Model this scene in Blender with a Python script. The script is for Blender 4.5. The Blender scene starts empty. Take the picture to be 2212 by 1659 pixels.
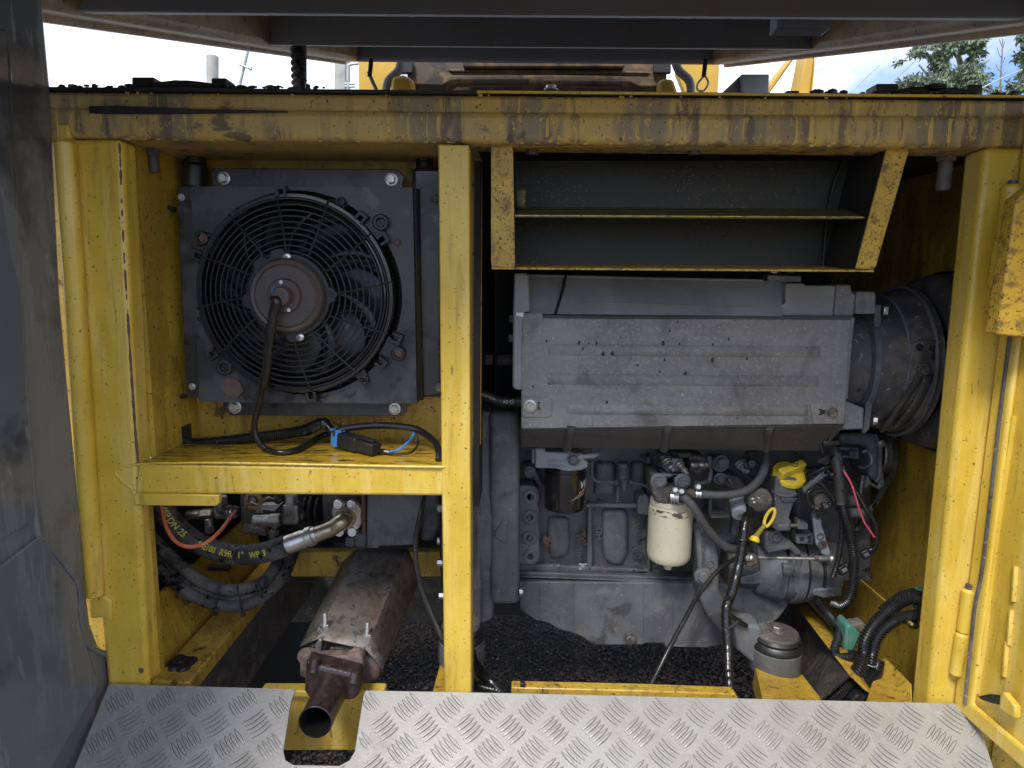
import bpy, bmesh, math, random
import numpy as np
from mathutils import Vector, Matrix
random.seed(7); rng = np.random.default_rng(7)
S = bpy.context.scene
COL = S.collection
V = Vector
R = math.radians
# ---------------------------------------------------------------- camera
CAM = V((0, -1.2, 1.6)); LENS = 24.0
PITCH, YAW, ROLL = 8.9, 0.86, 0.73
cd = bpy.data.cameras.new('camera'); cam = bpy.data.objects.new('camera', cd); COL.objects.link(cam)
cd.lens = LENS; cd.sensor_width = 36; cd.sensor_fit = 'HORIZONTAL'; cd.clip_start = .02; cd.clip_end = 500
CR = Matrix.Rotation(R(YAW), 3, 'Z') @ Matrix.Rotation(R(90-PITCH), 3, 'X') @ Matrix.Rotation(R(ROLL), 3, 'Z')
cam.matrix_world = Matrix.Translation(CAM) @ CR.to_4x4()
S.camera = cam
# ---------------------------------------------------------------- sky and sun
SUN_EL, SUN_AZ = 52.0, 205.0      # azimuth: where the sun stands, clockwise from +Y
w = bpy.data.worlds.new('World'); S.world = w; w.use_nodes = True
nt = w.node_tree; nt.nodes.clear()
def wn(t, **k):
    n = nt.nodes.new(t)
    for a, b in k.items(): setattr(n, a, b)
    return n
out = wn('ShaderNodeOutputWorld'); bg = wn('ShaderNodeBackground')
sky = wn('ShaderNodeTexSky', sky_type='NISHITA', sun_disc=False, sun_elevation=R(SUN_EL), sun_rotation=R(SUN_AZ), air_density=1.0, dust_density=.6, ozone_density=1.4)
tc = wn('ShaderNodeTexCoord'); mp = wn('ShaderNodeMapping'); mp.inputs['Scale'].default_value = (1, 1, 2.2); mp.inputs['Location'].default_value = (.70, 1.4, .6)
ns = wn('ShaderNodeTexNoise'); ns.inputs['Scale'].default_value = 2.1; ns.inputs['Detail'].default_value = 8; ns.inputs['Roughness'].default_value = .56
rp = wn('ShaderNodeMapRange'); rp.inputs[1].default_value = .40; rp.inputs[2].default_value = .58
mx = wn('ShaderNodeMix', data_type='RGBA'); n2 = wn('ShaderNodeTexNoise'); n2.inputs['Scale'].default_value = 3.4; n2.inputs['Detail'].default_value = 6; n2.inputs['Roughness'].default_value = .6
r2 = wn('ShaderNodeMapRange'); r2.inputs[1].default_value = .38; r2.inputs[2].default_value = .62
cm = wn('ShaderNodeMix', data_type='RGBA'); cm.inputs[6].default_value = (4.2, 4.45, 5.1, 1); cm.inputs[7].default_value = (9.6, 9.6, 9.7, 1)
L = nt.links.new
L(mp.outputs[0], n2.inputs['Vector']); L(n2.outputs['Fac'], r2.inputs[0]); L(r2.outputs[0], cm.inputs[0]); L(cm.outputs[2], mx.inputs[7])
L(tc.outputs['Generated'], mp.inputs[0]); L(mp.outputs[0], ns.inputs['Vector']); L(ns.outputs['Fac'], rp.inputs[0])
tint = wn('ShaderNodeMix', data_type='RGBA', blend_type='MULTIPLY'); tint.inputs[0].default_value = 1; tint.inputs[7].default_value = (.42, .54, .74, 1)
L(sky.outputs[0], tint.inputs[6]); L(rp.outputs[0], mx.inputs[0]); L(tint.outputs[2], mx.inputs[6]); L(mx.outputs[2], bg.inputs[0])
bg.inputs[1].default_value = .10
L(bg.outputs[0], out.inputs[0])
sl = bpy.data.lights.new('sun', 'SUN'); sl.energy = 1.5; sl.angle = R(18); sl.color = (1, .96, .9)
so = bpy.data.objects.new('sun', sl); COL.objects.link(so); so.location = (0, 0, 8)
sd = V((math.sin(R(SUN_AZ))*math.cos(R(SUN_EL)), math.cos(R(SUN_AZ))*math.cos(R(SUN_EL)), math.sin(R(SUN_EL))))
so.rotation_euler = sd.to_track_quat('Z', 'Y').to_euler()
S.view_settings.view_transform = 'Standard'; S.view_settings.look = 'None'; S.view_settings.exposure = 1.45; S.view_settings.gamma = 1
S.render.engine = 'CYCLES'; S.cycles.max_bounces = 8; S.cycles.diffuse_bounces = 5; S.cycles.glossy_bounces = 4
# ---------------------------------------------------------------- measuring: a photograph pixel (2212 wide) to a place in the room
F = 2212*LENS/36
def ray(x, y): return (CR @ V(((x-1106)/F, -(y-829.5)/F, -1)))
def P(x, y, Y):
    d = ray(x, y); return CAM + d*((Y-CAM.y)/d.y)
def PZ(x, y, z):
    d = ray(x, y); return CAM + d*((z-CAM.z)/d.z)
def PX(x, y, X):
    d = ray(x, y); return CAM + d*((X-CAM.x)/d.x)
def PN(x, y, o, n):
    d = ray(x, y); return CAM + d*((o-CAM).dot(n)/d.dot(n))
def mm(x, y, Y): return (Y-CAM.y)/ray(x, y).y/F          # metres per pixel there
def crop(x0, y0, s): return lambda x, y: (x0+s*x, y0+s*y)
cA = crop(1106, 912.45, .25); cB = crop(1493.1, 912.45, .25); cC = crop(995.4, 553, .3); cD = crop(1659, 525.35, .2833)
cE = crop(276.5, 884.8, .36674); cF = crop(884.8, 1216.6, .325); cG = crop(1493.1, 1216.6, .325); cH = crop(0, 1050.7, .36674)
cI = crop(331.8, 304.15, .43344); cJ = crop(0, 0, .35); cK = crop(718.9, 0, .35); cL = crop(1437.8, 0, .35)
# ---------------------------------------------------------------- materials
def mat(name, base, rough=.5, metal=0., layers=(), bump=None, coat=0., spec=.5):
    m = bpy.data.materials.new(name); m.use_nodes = True
    t = m.node_tree; b = t.nodes['Principled BSDF']; Lk = t.links.new
    b.inputs['Roughness'].default_value = rough; b.inputs['Metallic'].default_value = metal
    b.inputs['Coat Weight'].default_value = coat; b.inputs['Coat Roughness'].default_value = .12
    b.inputs['Specular IOR Level'].default_value = spec
    b.inputs['Base Color'].default_value = (*base, 1)
    g = t.nodes.new('ShaderNodeNewGeometry'); cur = None; rcur = None
    def tex(kind, sc, detail=5, off=0.):
        mpn = t.nodes.new('ShaderNodeMapping')
        sc = (sc,)*3 if isinstance(sc, (int, float)) else sc
        mpn.inputs['Scale'].default_value = sc; mpn.inputs['Location'].default_value = (off*1.7, off*.9, off*2.3)
        Lk(g.outputs['Position'], mpn.inputs[0])
        if kind == 'v':
            n = t.nodes.new('ShaderNodeTexVoronoi'); n.inputs['Scale'].default_value = 1; Lk(mpn.outputs[0], n.inputs['Vector']); return n.outputs['Distance']
        n = t.nodes.new('ShaderNodeTexNoise'); n.inputs['Scale'].default_value = 1; n.inputs['Detail'].default_value = detail
        n.inputs['Roughness'].default_value = .6; n.inputs['Distortion'].default_value = .35
        Lk(mpn.outputs[0], n.inputs['Vector']); return n.outputs['Fac']
    for i, (kind, color, sc, lo, hi, fac, lr) in enumerate(layers):
        s = tex(kind, sc, off=i*1.37+.5+len(name))
        r = t.nodes.new('ShaderNodeMapRange'); r.inputs[1].default_value = lo; r.inputs[2].default_value = hi
        r.inputs[3].default_value = 0; r.inputs[4].default_value = fac; r.clamp = True; Lk(s, r.inputs[0])
        x = t.nodes.new('ShaderNodeMix'); x.data_type = 'RGBA'; Lk(r.outputs[0], x.inputs[0])
        if cur is None: x.inputs[6].default_value = (*base, 1)
        else: Lk(cur, x.inputs[6])
        x.inputs[7].default_value = (*color, 1); cur = x.outputs[2]
        if lr is not None:
            q = t.nodes.new('ShaderNodeMix'); q.data_type = 'FLOAT'; Lk(r.outputs[0], q.inputs[0])
            if rcur is None: q.inputs[2].default_value = rough
            else: Lk(rcur, q.inputs[2])
            q.inputs[3].default_value = lr; rcur = q.outputs[0]
    if cur is not None: Lk(cur, b.inputs['Base Color'])
    if rcur is not None: Lk(rcur, b.inputs['Roughness'])
    if bump:
        s = tex('n', bump[0], 4, 9.); bn = t.nodes.new('ShaderNodeBump'); bn.inputs['Strength'].default_value = bump[1]; bn.inputs['Distance'].default_value = .003
        Lk(s, bn.inputs['Height']); Lk(bn.outputs[0], b.inputs['Normal'])
    return m
YB = (.68, .468, .062)
BRN = (.16, .095, .03); BLK = (.018, .016, .013); GRM = (.15, .125, .085)
m_yel = mat('yellow_paint', YB, .38, 0, [('n', (.54, .362, .035), 6, .4, .62, .8, None), ('n', (.74, .57, .17), (30, 30, 3), .48, .62, .55, None), ('n', (.30, .19, .035), (45, 45, 5), .58, .72, .7, .55), ('n', (.10, .07, .025), (60, 60, 22), .66, .72, .7, .5), ('n', BLK, 170, .635, .68, .9, .5), ('n', (.2, .07, .03), 23, .73, .78, .9, .8)], (60, .12), .15)
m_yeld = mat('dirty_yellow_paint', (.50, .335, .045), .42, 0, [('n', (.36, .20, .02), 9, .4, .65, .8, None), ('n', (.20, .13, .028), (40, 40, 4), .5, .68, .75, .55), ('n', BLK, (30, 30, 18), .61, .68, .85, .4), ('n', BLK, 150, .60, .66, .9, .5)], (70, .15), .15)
m_yels = mat('soot_streaked_yellow_paint', (.52, .35, .085), .5, 0, [('n', (.40, .30, .15), 5, .40, .6, .7, None), ('n', (.21, .175, .125), (15, 15, 2.2), .47, .56, .8, .6), ('n', (.11, .092, .075), (30, 30, 4), .545, .60, .75, .6), ('n', (.66, .46, .09), (70, 70, 3), .60, .63, .8, None), ('n', (.62, .43, .08), (110, 110, 60), .60, .64, .7, None), ('n', (.52, .37, .12), 2.6, .52, .62, .75, None), ('n', BLK, 150, .625, .665, .85, .5), ('n', (.06, .05, .045), (9, 9, 16), .64, .68, .75, .5)], (50, .15))
m_yelk = mat('specked_yellow_paint', (.56, .35, .04), .45, 0, [('n', (.38, .24, .04), 14, .4, .6, .7, None), ('n', (.16, .10, .035), 60, .5, .66, .8, .6), ('n', BLK, 210, .56, .64, .9, .5)], (120, .3))
m_olive = mat('sooty_olive_blade', (.10, .092, .035), .5, 0, [('n', (.05, .047, .025), 30, .42, .6, .8, None), ('n', (.42, .32, .05), 170, .60, .66, .7, .6)], (120, .3))
m_floor = mat('oily_yellow_paint', (.58, .36, .03), .3, 0, [('n', (.42, .27, .02), 9, .4, .6, .7, None), ('n', (.13, .085, .015), (14, 60, 20), .5, .66, .85, .25), ('n', BLK, (22, 70, 30), .58, .66, .95, .2), ('n', BLK, 160, .64, .7, .8, .4)], (70, .15), .3)
m_eng = mat('grey_engine_paint', (.135, .143, .156), .5, 0, [('n', (.088, .09, .095), 8, .42, .58, .85, .6), ('n', (.21, .2, .185), 22, .55, .7, .6, .75), ('n', (.045, .042, .04), (14, 14, 10), .56, .66, .8, .35), ('n', (.10, .075, .055), 24, .62, .68, .6, .8), ('n', (.48, .46, .43), 160, .665, .70, .75, .8), ('n', (.05, .048, .046), 120, .64, .68, .7, .5)], (120, .18))
m_engk = mat('oily_crankcase_paint', (.095, .098, .105), .45, 0, [('n', (.055, .054, .055), 9, .42, .58, .85, .35), ('n', (.15, .14, .13), 26, .58, .66, .6, .75), ('n', (.02, .019, .019), 18, .60, .66, .85, .25), ('n', (.42, .40, .37), 150, .67, .70, .7, .8)], (110, .25))
m_yelw = mat('sooty_inner_yellow_paint', (.66, .44, .05), .45, 0, [('n', (.30, .19, .028), (7, 7, 3), .42, .58, .8, .5), ('n', (.16, .11, .025), (22, 22, 4), .53, .64, .55, .5), ('n', (.46, .29, .035), (40, 40, 5), .6, .66, .6, None), ('n', BLK, (30, 30, 18), .65, .72, .8, .4), ('n', BLK, 140, .60, .66, .9, .5)], (70, .15), .1)  # soot, plus darker layers that put shade into the recessed inner walls
m_blade = mat('dull_black_blade', (.012, .012, .013), .26, 0, [('n', (.03, .03, .03), 120, .62, .68, .7, .5)], (40, .05))
m_cowl = mat('dusty_grey_cover', (.215, .216, .22), .55, 0, [('n', (.155, .154, .154), (7, 7, 4), .42, .6, .85, None), ('n', (.30, .295, .29), (120, 120, 120), .5, .6, .45, None), ('n', (.31, .305, .295), (9, 9, 30), .5, .68, .5, .7), ('n', (.085, .083, .082), (13, 13, 8), .56, .68, .7, .5), ('n', (.62, .6, .57), 170, .66, .70, .8, .8), ('n', (.06, .06, .06), 75, .66, .70, .8, .35)], (140, .15))
m_cowlt = mat('blue_grey_cover', (.29, .31, .345), .45, 0, [('n', (.20, .212, .235), (7, 7, 12), .4, .6, .8, None), ('n', (.3, .3, .3), (12, 12, 60), .6, .72, .5, .7), ('n', (.5, .49, .46), 200, .735, .765, .7, .8)], (60, .15))
m_cowlb = mat('grimy_lower_cover', (.075, .073, .073), .55, 0, [('n', (.05, .048, .046), 14, .4, .6, .7, None), ('n', (.30, .27, .23), (160, 160, 260), .64, .70, .75, .8), ('n', (.6, .57, .5), 190, .745, .775, .8, .8)], (150, .3))
m_engd = mat('dark_dusty_metal', (.088, .084, .08), .6, 0, [('n', (.052, .049, .047), 10, .4, .6, .8, None), ('n', (.17, .145, .12), 16, .5, .64, .7, .8), ('n', (.36, .33, .29), 95, .62, .68, .7, .9), ('n', (.02, .02, .02), 30, .64, .7, .8, .3)], (90, .3))
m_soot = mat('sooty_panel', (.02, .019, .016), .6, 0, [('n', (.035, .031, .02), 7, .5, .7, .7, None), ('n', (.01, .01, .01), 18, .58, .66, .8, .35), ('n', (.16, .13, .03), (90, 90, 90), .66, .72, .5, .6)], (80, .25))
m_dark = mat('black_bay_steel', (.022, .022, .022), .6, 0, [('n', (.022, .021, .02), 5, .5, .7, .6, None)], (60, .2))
m_blk = mat('black_plastic', (.018, .018, .019), .38, 0, [('n', (.03, .03, .032), 20, .5, .68, .7, .5), ('n', (.12, .12, .12), 260, .74, .78, .5, .6)], (90, .1))
m_wet = mat('wet_black_paint', (.034, .034, .036), .32, 0, [('n', (.066, .067, .070), 7, .48, .54, .9, .5), ('n', (.018, .018, .019), 18, .56, .62, .8, .15), ('n', (.15, .15, .15), 150, .73, .76, .5, .3)], (90, .15))
m_gls = mat('glossy_black', (.010, .010, .011), .12, 0, [('n', (.03, .03, .03), 130, .68, .73, .7, .5)], (40, .05), .4)
m_rub = mat('black_rubber', (.012, .012, .013), .42, 0, [('n', (.05, .046, .042), 14, .54, .65, .6, .75), ('n', (.008, .008, .008), 45, .6, .68, .8, .2)], (150, .15))
m_hose = mat('dusty_rubber_hose', (.035, .033, .032), .62, 0, [('n', (.12, .108, .098), 16, .46, .58, .8, .85), ('n', (.006, .006, .006), 46, .56, .60, .95, .25)], (150, .2))
m_wire = mat('black_cable', (.014, .014, .015), .28, 0, [('n', (.04, .038, .036), 40, .55, .7, .6, .6)], (200, .1))
m_tape = mat('taped_loom_black', (.01, .01, .011), .18, 0, [('n', (.04, .04, .04), 60, .6, .7, .6, .5)], (110, .35), .2)
m_stl = mat('zinc_steel', (.62, .61, .58), .35, .9, [('n', (.36, .34, .30), 60, .45, .65, .7, .5), ('n', (.25, .2, .15), 160, .62, .7, .6, .7)], (150, .1))
m_ghost = mat('tarnished_tube', (.50, .44, .32), .3, .9, [('n', (.26, .21, .13), (30, 30, 60), .4, .65, .8, .45)], (120, .1))
m_fit = mat('tarnished_fitting', (.32, .31, .295), .4, .75, [('n', (.10, .095, .085), 40, .42, .62, .8, .5), ('n', (.35, .34, .32), 120, .66, .72, .6, .35)], (150, .12))
m_brt = mat('bright_bolt', (.78, .77, .74), .3, .85, [('n', (.5, .49, .46), 130, .5, .66, .6, .5)], None)
m_rust = mat('brown_rust', (.14, .08, .062), .75, 0, [('n', (.085, .055, .05), 30, .4, .6, .8, .6), ('n', (.28, .19, .15), 90, .62, .7, .7, .9), ('n', (.03, .025, .024), 50, .6, .7, .7, .3)], (160, .35))
m_rustp = mat('pale_rust', (.20, .145, .118), .85, 0, [('n', (.12, .08, .065), 40, .4, .62, .8, None), ('n', (.27, .22, .185), 80, .6, .7, .6, None), ('n', (.05, .035, .03), 45, .58, .64, .8, .5)], (160, .3))
m_maroon = mat('wet_maroon_rust', (.034, .021, .020), .32, 0, [('n', (.065, .04, .035), 55, .5, .62, .8, .6), ('n', (.02, .012, .012), 25, .55, .68, .7, .15)], (150, .35), .2)
m_motor = mat('rusting_motor_can', (.085, .07, .062), .5, .2, [('n', (.10, .06, .048), 22, .5, .68, .6, .7), ('n', (.05, .045, .043), 60, .58, .66, .8, .35), ('n', (.3, .26, .23), 170, .68, .73, .5, .7)], (150, .2))
m_shield = mat('weathered_galvanised_sheet', (.27, .25, .22), .5, .35, [('n', (.13, .105, .088), 9, .42, .62, .85, .7), ('n', (.33, .32, .30), (35, 12, 35), .58, .68, .6, .45), ('n', (.07, .058, .048), (70, 45, 70), .55, .60, .65, .3), ('n', (.15, .10, .07), (14, 8, 14), .5, .62, .6, .7), ('n', (.28, .24, .2), 60, .62, .66, .6, .8)], (90, .15))
m_cream = mat('cream_filter_paint', (.62, .585, .44), .42, 0, [('n', (.60, .54, .38), 16, .4, .62, .7, None), ('n', (.22, .19, .13), 150, .645, .68, .8, .7)], (90, .08), .1)
m_creamchip = mat('flaked_cream_paint', (.64, .58, .42), .5, 0, [('n', (.06, .055, .045), (50, 50, 110), .5, .55, .95, .6)], (120, .2))
m_alu = mat('worn_aluminium', (.41, .40, .38), .48, .5, [('n', (.34, .325, .30), 7, .4, .65, .8, .5), ('n', (.46, .46, .445), (60, 60, 60), .52, .62, .7, .4), ('n', (.25, .22, .17), 13, .60, .72, .6, .65), ('n', (.62, .62, .61), (260, 14, 14), .64, .70, .5, .3), ('n', (.42, .38, .33), 210, .70, .75, .6, .7)], (160, .1))
m_door = mat('dark_grey_gloss_paint', (.125, .138, .16), .13, 0, [('n', (.17, .182, .205), (11, 11, 2.2), .51, .55, .7, .34), ('n', (.20, .21, .225), (60, 60, 8), .60, .64, .6, .5), ('n', (.03, .034, .04), 6, .55, .66, .7, .1)], (9, .12), .3)
m_lid = mat('grey_hood_underside', (.22, .235, .27), .55, 0, [('n', (.20, .20, .205), 5, .4, .62, .7, None), ('n', (.12, .085, .04), 9, .64, .76, .6, None)], (60, .2))
m_lidy = mat('browned_yellow_rim', (.46, .335, .19), .5, 0, [('n', (.30, .22, .125), 9, .4, .62, .8, None), ('n', (.05, .04, .034), 40, .6, .7, .8, None)], (80, .25))
m_white = mat('white_marking', (.75, .74, .72), .5)
m_ymark = mat('yellow_marking', (.62, .56, .07), .5, 0, [('n', (.06, .055, .04), 130, .60, .66, .7, None)])
m_blue = mat('blue_plastic', (.05, .24, .62), .35, 0, [('n', (.12, .4, .75), 80, .5, .7, .5, None)])
m_orange = mat('orange_tube', (.72, .19, .07), .38, 0, [('n', (.5, .13, .05), 60, .5, .7, .6, None)])
m_orm = mat('orange_marking', (.75, .30, .05), .45)
m_pink = mat('red_wire', (.70, .10, .14), .4)
m_yp = mat('yellow_plastic', (.78, .58, .045), .38, 0, [('n', (.6, .42, .03), 30, .45, .65, .7, .5), ('n', (.06, .05, .03), 150, .68, .73, .85, .6)], (120, .12))
m_grn = mat('green_plastic', (.055, .19, .145), .5, 0, [('n', (.16, .2, .17), 40, .5, .7, .7, .8)])
m_conc = mat('grey_concrete', (.40, .41, .38), .85, 0, [('n', (.28, .29, .26), 6, .45, .65, .8, None)], (40, .2))
m_galv = mat('galvanised_pipe', (.42, .46, .47), .5, .4, [('n', (.3, .33, .34), 8, .45, .65, .8, None)])
m_by = mat('boom_yellow_paint', (.62, .38, .05), .45, 0, [('n', (.5, .3, .05), 4, .45, .65, .6, None), ('n', BLK, 40, .66, .72, .7, None)])
m_bb = mat('boom_brown_grime', (.085, .06, .035), .6, 0, [('n', (.20, .125, .045), 12, .5, .62, .8, None), ('n', (.02, .018, .016), 9, .55, .68, .9, None)], (40, .3))
m_boxg = mat('light_grey_paint', (.42, .46, .50), .45, 0, [('n', (.36, .40, .44), 5, .45, .65, .6, None)])
m_grime = mat('tread_grime', (.10, .094, .085), .7, 0, [('n', (.30, .29, .27), 9, .5, .66, .7, None)])
m_mud = mat('black_caked_grease', (.012, .011, .011), .45, 0, [('n', (.045, .04, .038), 40, .55, .68, .7, .8)], (60, .6))
# ---------------------------------------------------------------- mesh building
def catmull(pts, per=8):
    pts = [V(p) for p in pts]
    if len(pts) == 2: return [pts[0].lerp(pts[1], i/per) for i in range(per+1)]
    q = [pts[0]*2-pts[1]]+pts+[pts[-1]*2-pts[-2]]; o = []
    for i in range(1, len(q)-2):
        a, b, c, d = q[i-1:i+3]
        for k in range(per):
            t = k/per
            o.append(.5*((2*b)+(c-a)*t+(2*a-5*b+4*c-d)*t*t+(3*b-a-3*c+d)*t**3))
    o.append(pts[-1]); return o
def resample(path, step):
    o = [path[0]]; acc = 0.
    for a, b in zip(path, path[1:]):
        l = (b-a).length
        if l < 1e-9: continue
        pos = step-acc
        while pos <= l:
            o.append(a.lerp(b, pos/l)); pos += step
        acc = (acc+l) % step if l+acc >= step else acc+l
    if (o[-1]-path[-1]).length > step*.3: o.append(path[-1])
    return o
class MB:
    def __init__(s): s.v = []; s.f = []
    def add(s, vs, fs):
        n = len(s.v); s.v += [V(p) for p in vs]; s.f += [tuple(i+n for i in f) for f in fs]; return s
    def prism(s, front, ext):
        n = len(front); back = [p+V(ext) for p in front]
        return s.add(list(front)+back, [tuple(range(n)), tuple(range(2*n-1, n-1, -1))]+[(i, (i+1) % n, n+(i+1) % n, n+i) for i in range(n)])
    def pp(s, px, Y, d): return s.prism([P(x, y, Y) for x, y in px], (0, d, 0))
    def rect(s, x0, y0, x1, y1, Y, d): return s.pp([(x0, y0), (x1, y0), (x1, y1), (x0, y1)], Y, d)
    def box(s, a, b):
        x0, y0, z0 = a; x1, y1, z1 = b
        return s.prism([V((x0, y0, z0)), V((x1, y0, z0)), V((x1, y0, z1)), V((x0, y0, z1))], (0, y1-y0, 0))
    def frame(s, ax):
        ax = V(ax).normalized(); u = ax.cross(V((0, 0, 1)))
        if u.length < .1: u = ax.cross(V((0, 1, 0)))
        u.normalize(); return ax, u, ax.cross(u)
    def lathe(s, o, ax, prof, n=28, closed=True):
        ax, u, w_ = s.frame(ax); o = V(o); vs = []; fs = []
        for t, r in prof:
            for k in range(n):
                a = 2*math.pi*k/n; vs.append(o+ax*t+(u*math.cos(a)+w_*math.sin(a))*max(r, 1e-5))
        for i in range(len(prof)-1):
            for k in range(n): fs.append((i*n+k, i*n+(k+1) % n, (i+1)*n+(k+1) % n, (i+1)*n+k))
        if closed: fs += [tuple(range(n-1, -1, -1)), tuple(range((len(prof)-1)*n, len(prof)*n))]
        return s.add(vs, fs)
    def cyl(s, a, b, r, r1=None, n=20, ch=0.):
        a = V(a); b = V(b); l = (b-a).length; r1 = r if r1 is None else r1
        pr = [(0, r), (l, r1)] if not ch else [(0, r-ch), (ch, r), (l-ch, r1), (l, r1-ch)]
        return s.lathe(a, b-a, pr, n)
    def torus(s, c, ax, Rr, r, n=64, m=6):
        ax, u, w_ = s.frame(ax); vs = []; fs = []
        for i in range(n):
            a = 2*math.pi*i/n; d = u*math.cos(a)+w_*math.sin(a)
            for j in range(m):
                b = 2*math.pi*j/m; vs.append(V(c)+d*(Rr+r*math.cos(b))+ax*(r*math.sin(b)))
        for i in range(n):
            for j in range(m): fs.append((i*m+j, ((i+1) % n)*m+j, ((i+1) % n)*m+(j+1) % m, i*m+(j+1) % m))
        return s.add(vs, fs)
    def tube(s, pts, r, n=10, step=None, corr=0., pitch=.004, per=8, wob=0., flat=1.):
        path = catmull(pts, per)
        if corr: step = pitch/4
        if step: path = resample(path, step)
        if len(path) < 2: return s
        vs = []; fs = []; tprev = None; u = None; acc = 0.
        for i, p in enumerate(path):
            t = (path[min(i+1, len(path)-1)]-path[max(i-1, 0)]).normalized()
            if u is None: _, u, _ = s.frame(t)
            u = (u-t*u.dot(t)).normalized(); w_ = t.cross(u)
            rr = r if not callable(r) else r(i/(len(path)-1))
            if corr: rr *= 1+corr*(1 if i % 4 < 2 else -1)*.5
            if wob: rr *= 1+wob*(random.random()-.5)
            for k in range(n):
                a = 2*math.pi*k/n; vs.append(p+(u*math.cos(a)+w_*math.sin(a)*flat)*rr)
        m = len(path)
        for i in range(m-1):
            for k in range(n): fs.append((i*n+k, i*n+(k+1) % n, (i+1)*n+(k+1) % n, (i+1)*n+k))
        fs += [tuple(range(n-1, -1, -1)), tuple(range((m-1)*n, m*n))]
        return s.add(vs, fs)
    def sph(s, c, r, n=14, sc=(1, 1, 1)):
        vs = []; fs = []; h = n//2
        for i in range(h+1):
            a = math.pi*i/h
            for k in range(n):
                b = 2*math.pi*k/n; vs.append(V(c)+V((math.sin(a)*math.cos(b)*sc[0], math.sin(a)*math.sin(b)*sc[1], math.cos(a)*sc[2]))*r)
        for i in range(h):
            for k in range(n): fs.append((i*n+k, i*n+(k+1) % n, (i+1)*n+(k+1) % n, (i+1)*n+k))
        return s.add(vs, fs)
    def obj(s, name, m, parent=None, bevel=0., seg=2, ang=35, dbl=False, wn=False):
        off = root_loc(parent) if parent else V((0, 0, 0))
        me = bpy.data.meshes.new(name); me.from_pydata([tuple(p-off) for p in s.v], [], s.f)
        b = bmesh.new(); b.from_mesh(me)
        if dbl: bmesh.ops.remove_doubles(b, verts=b.verts, dist=1e-5)
        bmesh.ops.recalc_face_normals(b, faces=b.faces); b.to_mesh(me); b.free()
        me.polygons.foreach_set('use_smooth', [True]*len(me.polygons)); me.set_sharp_from_angle(angle=R(ang))
        me.materials.append(m)
        o = bpy.data.objects.new(name, me); COL.objects.link(o)
        if parent: o.parent = parent
        if bevel:
            bm = o.modifiers.new('bevel', 'BEVEL'); bm.width = bevel; bm.segments = seg; bm.limit_method = 'ANGLE'; bm.angle_limit = R(40); bm.harden_normals = False
        return o
def root_loc(o):
    while o.parent: o = o.parent
    return V(o.location)
def tag(o, label, cat, group=None):
    o['label'] = label; o['category'] = cat
    if group: o['group'] = group
    return o
def thing(name, label, cat, loc, group=None):
    o = bpy.data.objects.new(name, None); o.location = loc; o.empty_display_size = .05; COL.objects.link(o); return tag(o, label, cat, group)
def structure(o): o['kind'] = 'structure'; return o
def stuff(o): o['kind'] = 'stuff'; return o
def wp(*pts): return [P(*p) for p in pts]
_bm = {}
def bolt(parent, c, r=.008, m=None, ax=(0, -1, 0), kind='hex', name='bolt', turn=None):
    m = m or m_brt; key = (kind, m.name)
    if key not in _bm:
        b = MB()
        if kind == 'hex': b.lathe((0, 0, 0), (0, 0, 1), [(0, 1.35), (.18, 1.35), (.2, 1.3), (.2, 1.0)], 20); b.lathe((0, 0, .2), (0, 0, 1), [(0, 1.0), (.7, 1.0), (.82, .86)], 6)
        elif kind == 'socket': b.lathe((0, 0, 0), (0, 0, 1), [(0, 1.0), (.85, 1.0), (1.0, .9), (1.0, .52), (.5, .5)], 20)
        elif kind == 'torx': b.lathe((0, 0, 0), (0, 0, 1), [(0, 1.6), (.2, 1.6), (.3, 1.45)], 20); b.lathe((0, 0, .3), (0, 0, 1), [(0, 1.0), (.6, .95), (.62, .6), (.4, .5)], 12)
        elif kind == 'plug': b.lathe((0, 0, 0), (0, 0, 1), [(0, 1.0), (.25, 1.0), (.3, .93), (.3, .48), (-.05, .44)], 24)
        elif kind == 'screw': b.lathe((0, 0, 0), (0, 0, 1), [(0, 1.0), (.2, .95), (.4, .7), (.48, .35), (.5, .05)], 18)
        elif kind == 'washer': b.lathe((0, 0, 0), (0, 0, 1), [(0, 1.0), (.3, 1.0), (.35, .95), (.35, .5), (0, .5)], 20)
        me = b.obj('tmp', m).data; bpy.data.objects.remove(bpy.data.objects['tmp']); me.name = name; _bm[key] = me
    o = bpy.data.objects.new(name, _bm[key]); COL.objects.link(o)
    c = V(c)
    if parent: o.parent = parent; c = c-root_loc(parent)
    q = V(ax).to_track_quat('Z', 'Y'); o.rotation_mode = 'QUATERNION'
    from mathutils import Quaternion
    o.rotation_quaternion = q @ Quaternion((0, 0, 1), turn if turn is not None else random.random())
    o.location = c; o.scale = (r, r, r); return o
def text2d(s, fine=False, bold=0.):
    cu = bpy.data.curves.new('t', 'FONT'); cu.body = s; cu.size = 1; cu.resolution_u = 3; cu.offset = bold
    o = bpy.data.objects.new('t', cu); COL.objects.link(o); bpy.context.view_layer.update()
    me = bpy.data.meshes.new_from_object(o.evaluated_get(bpy.context.evaluated_depsgraph_get()))
    if fine:
        bb = bmesh.new(); bb.from_mesh(me); bmesh.ops.triangulate(bb, faces=bb.faces); bmesh.ops.subdivide_edges(bb, edges=bb.edges, cuts=3, use_grid_fill=True); bb.to_mesh(me); bb.free()
    vs = [(p.co.x, p.co.y) for p in me.vertices]; fs = [tuple(f.vertices) for f in me.polygons]
    bpy.data.objects.remove(o); bpy.data.curves.remove(cu); bpy.data.meshes.remove(me); return vs, fs
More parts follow.
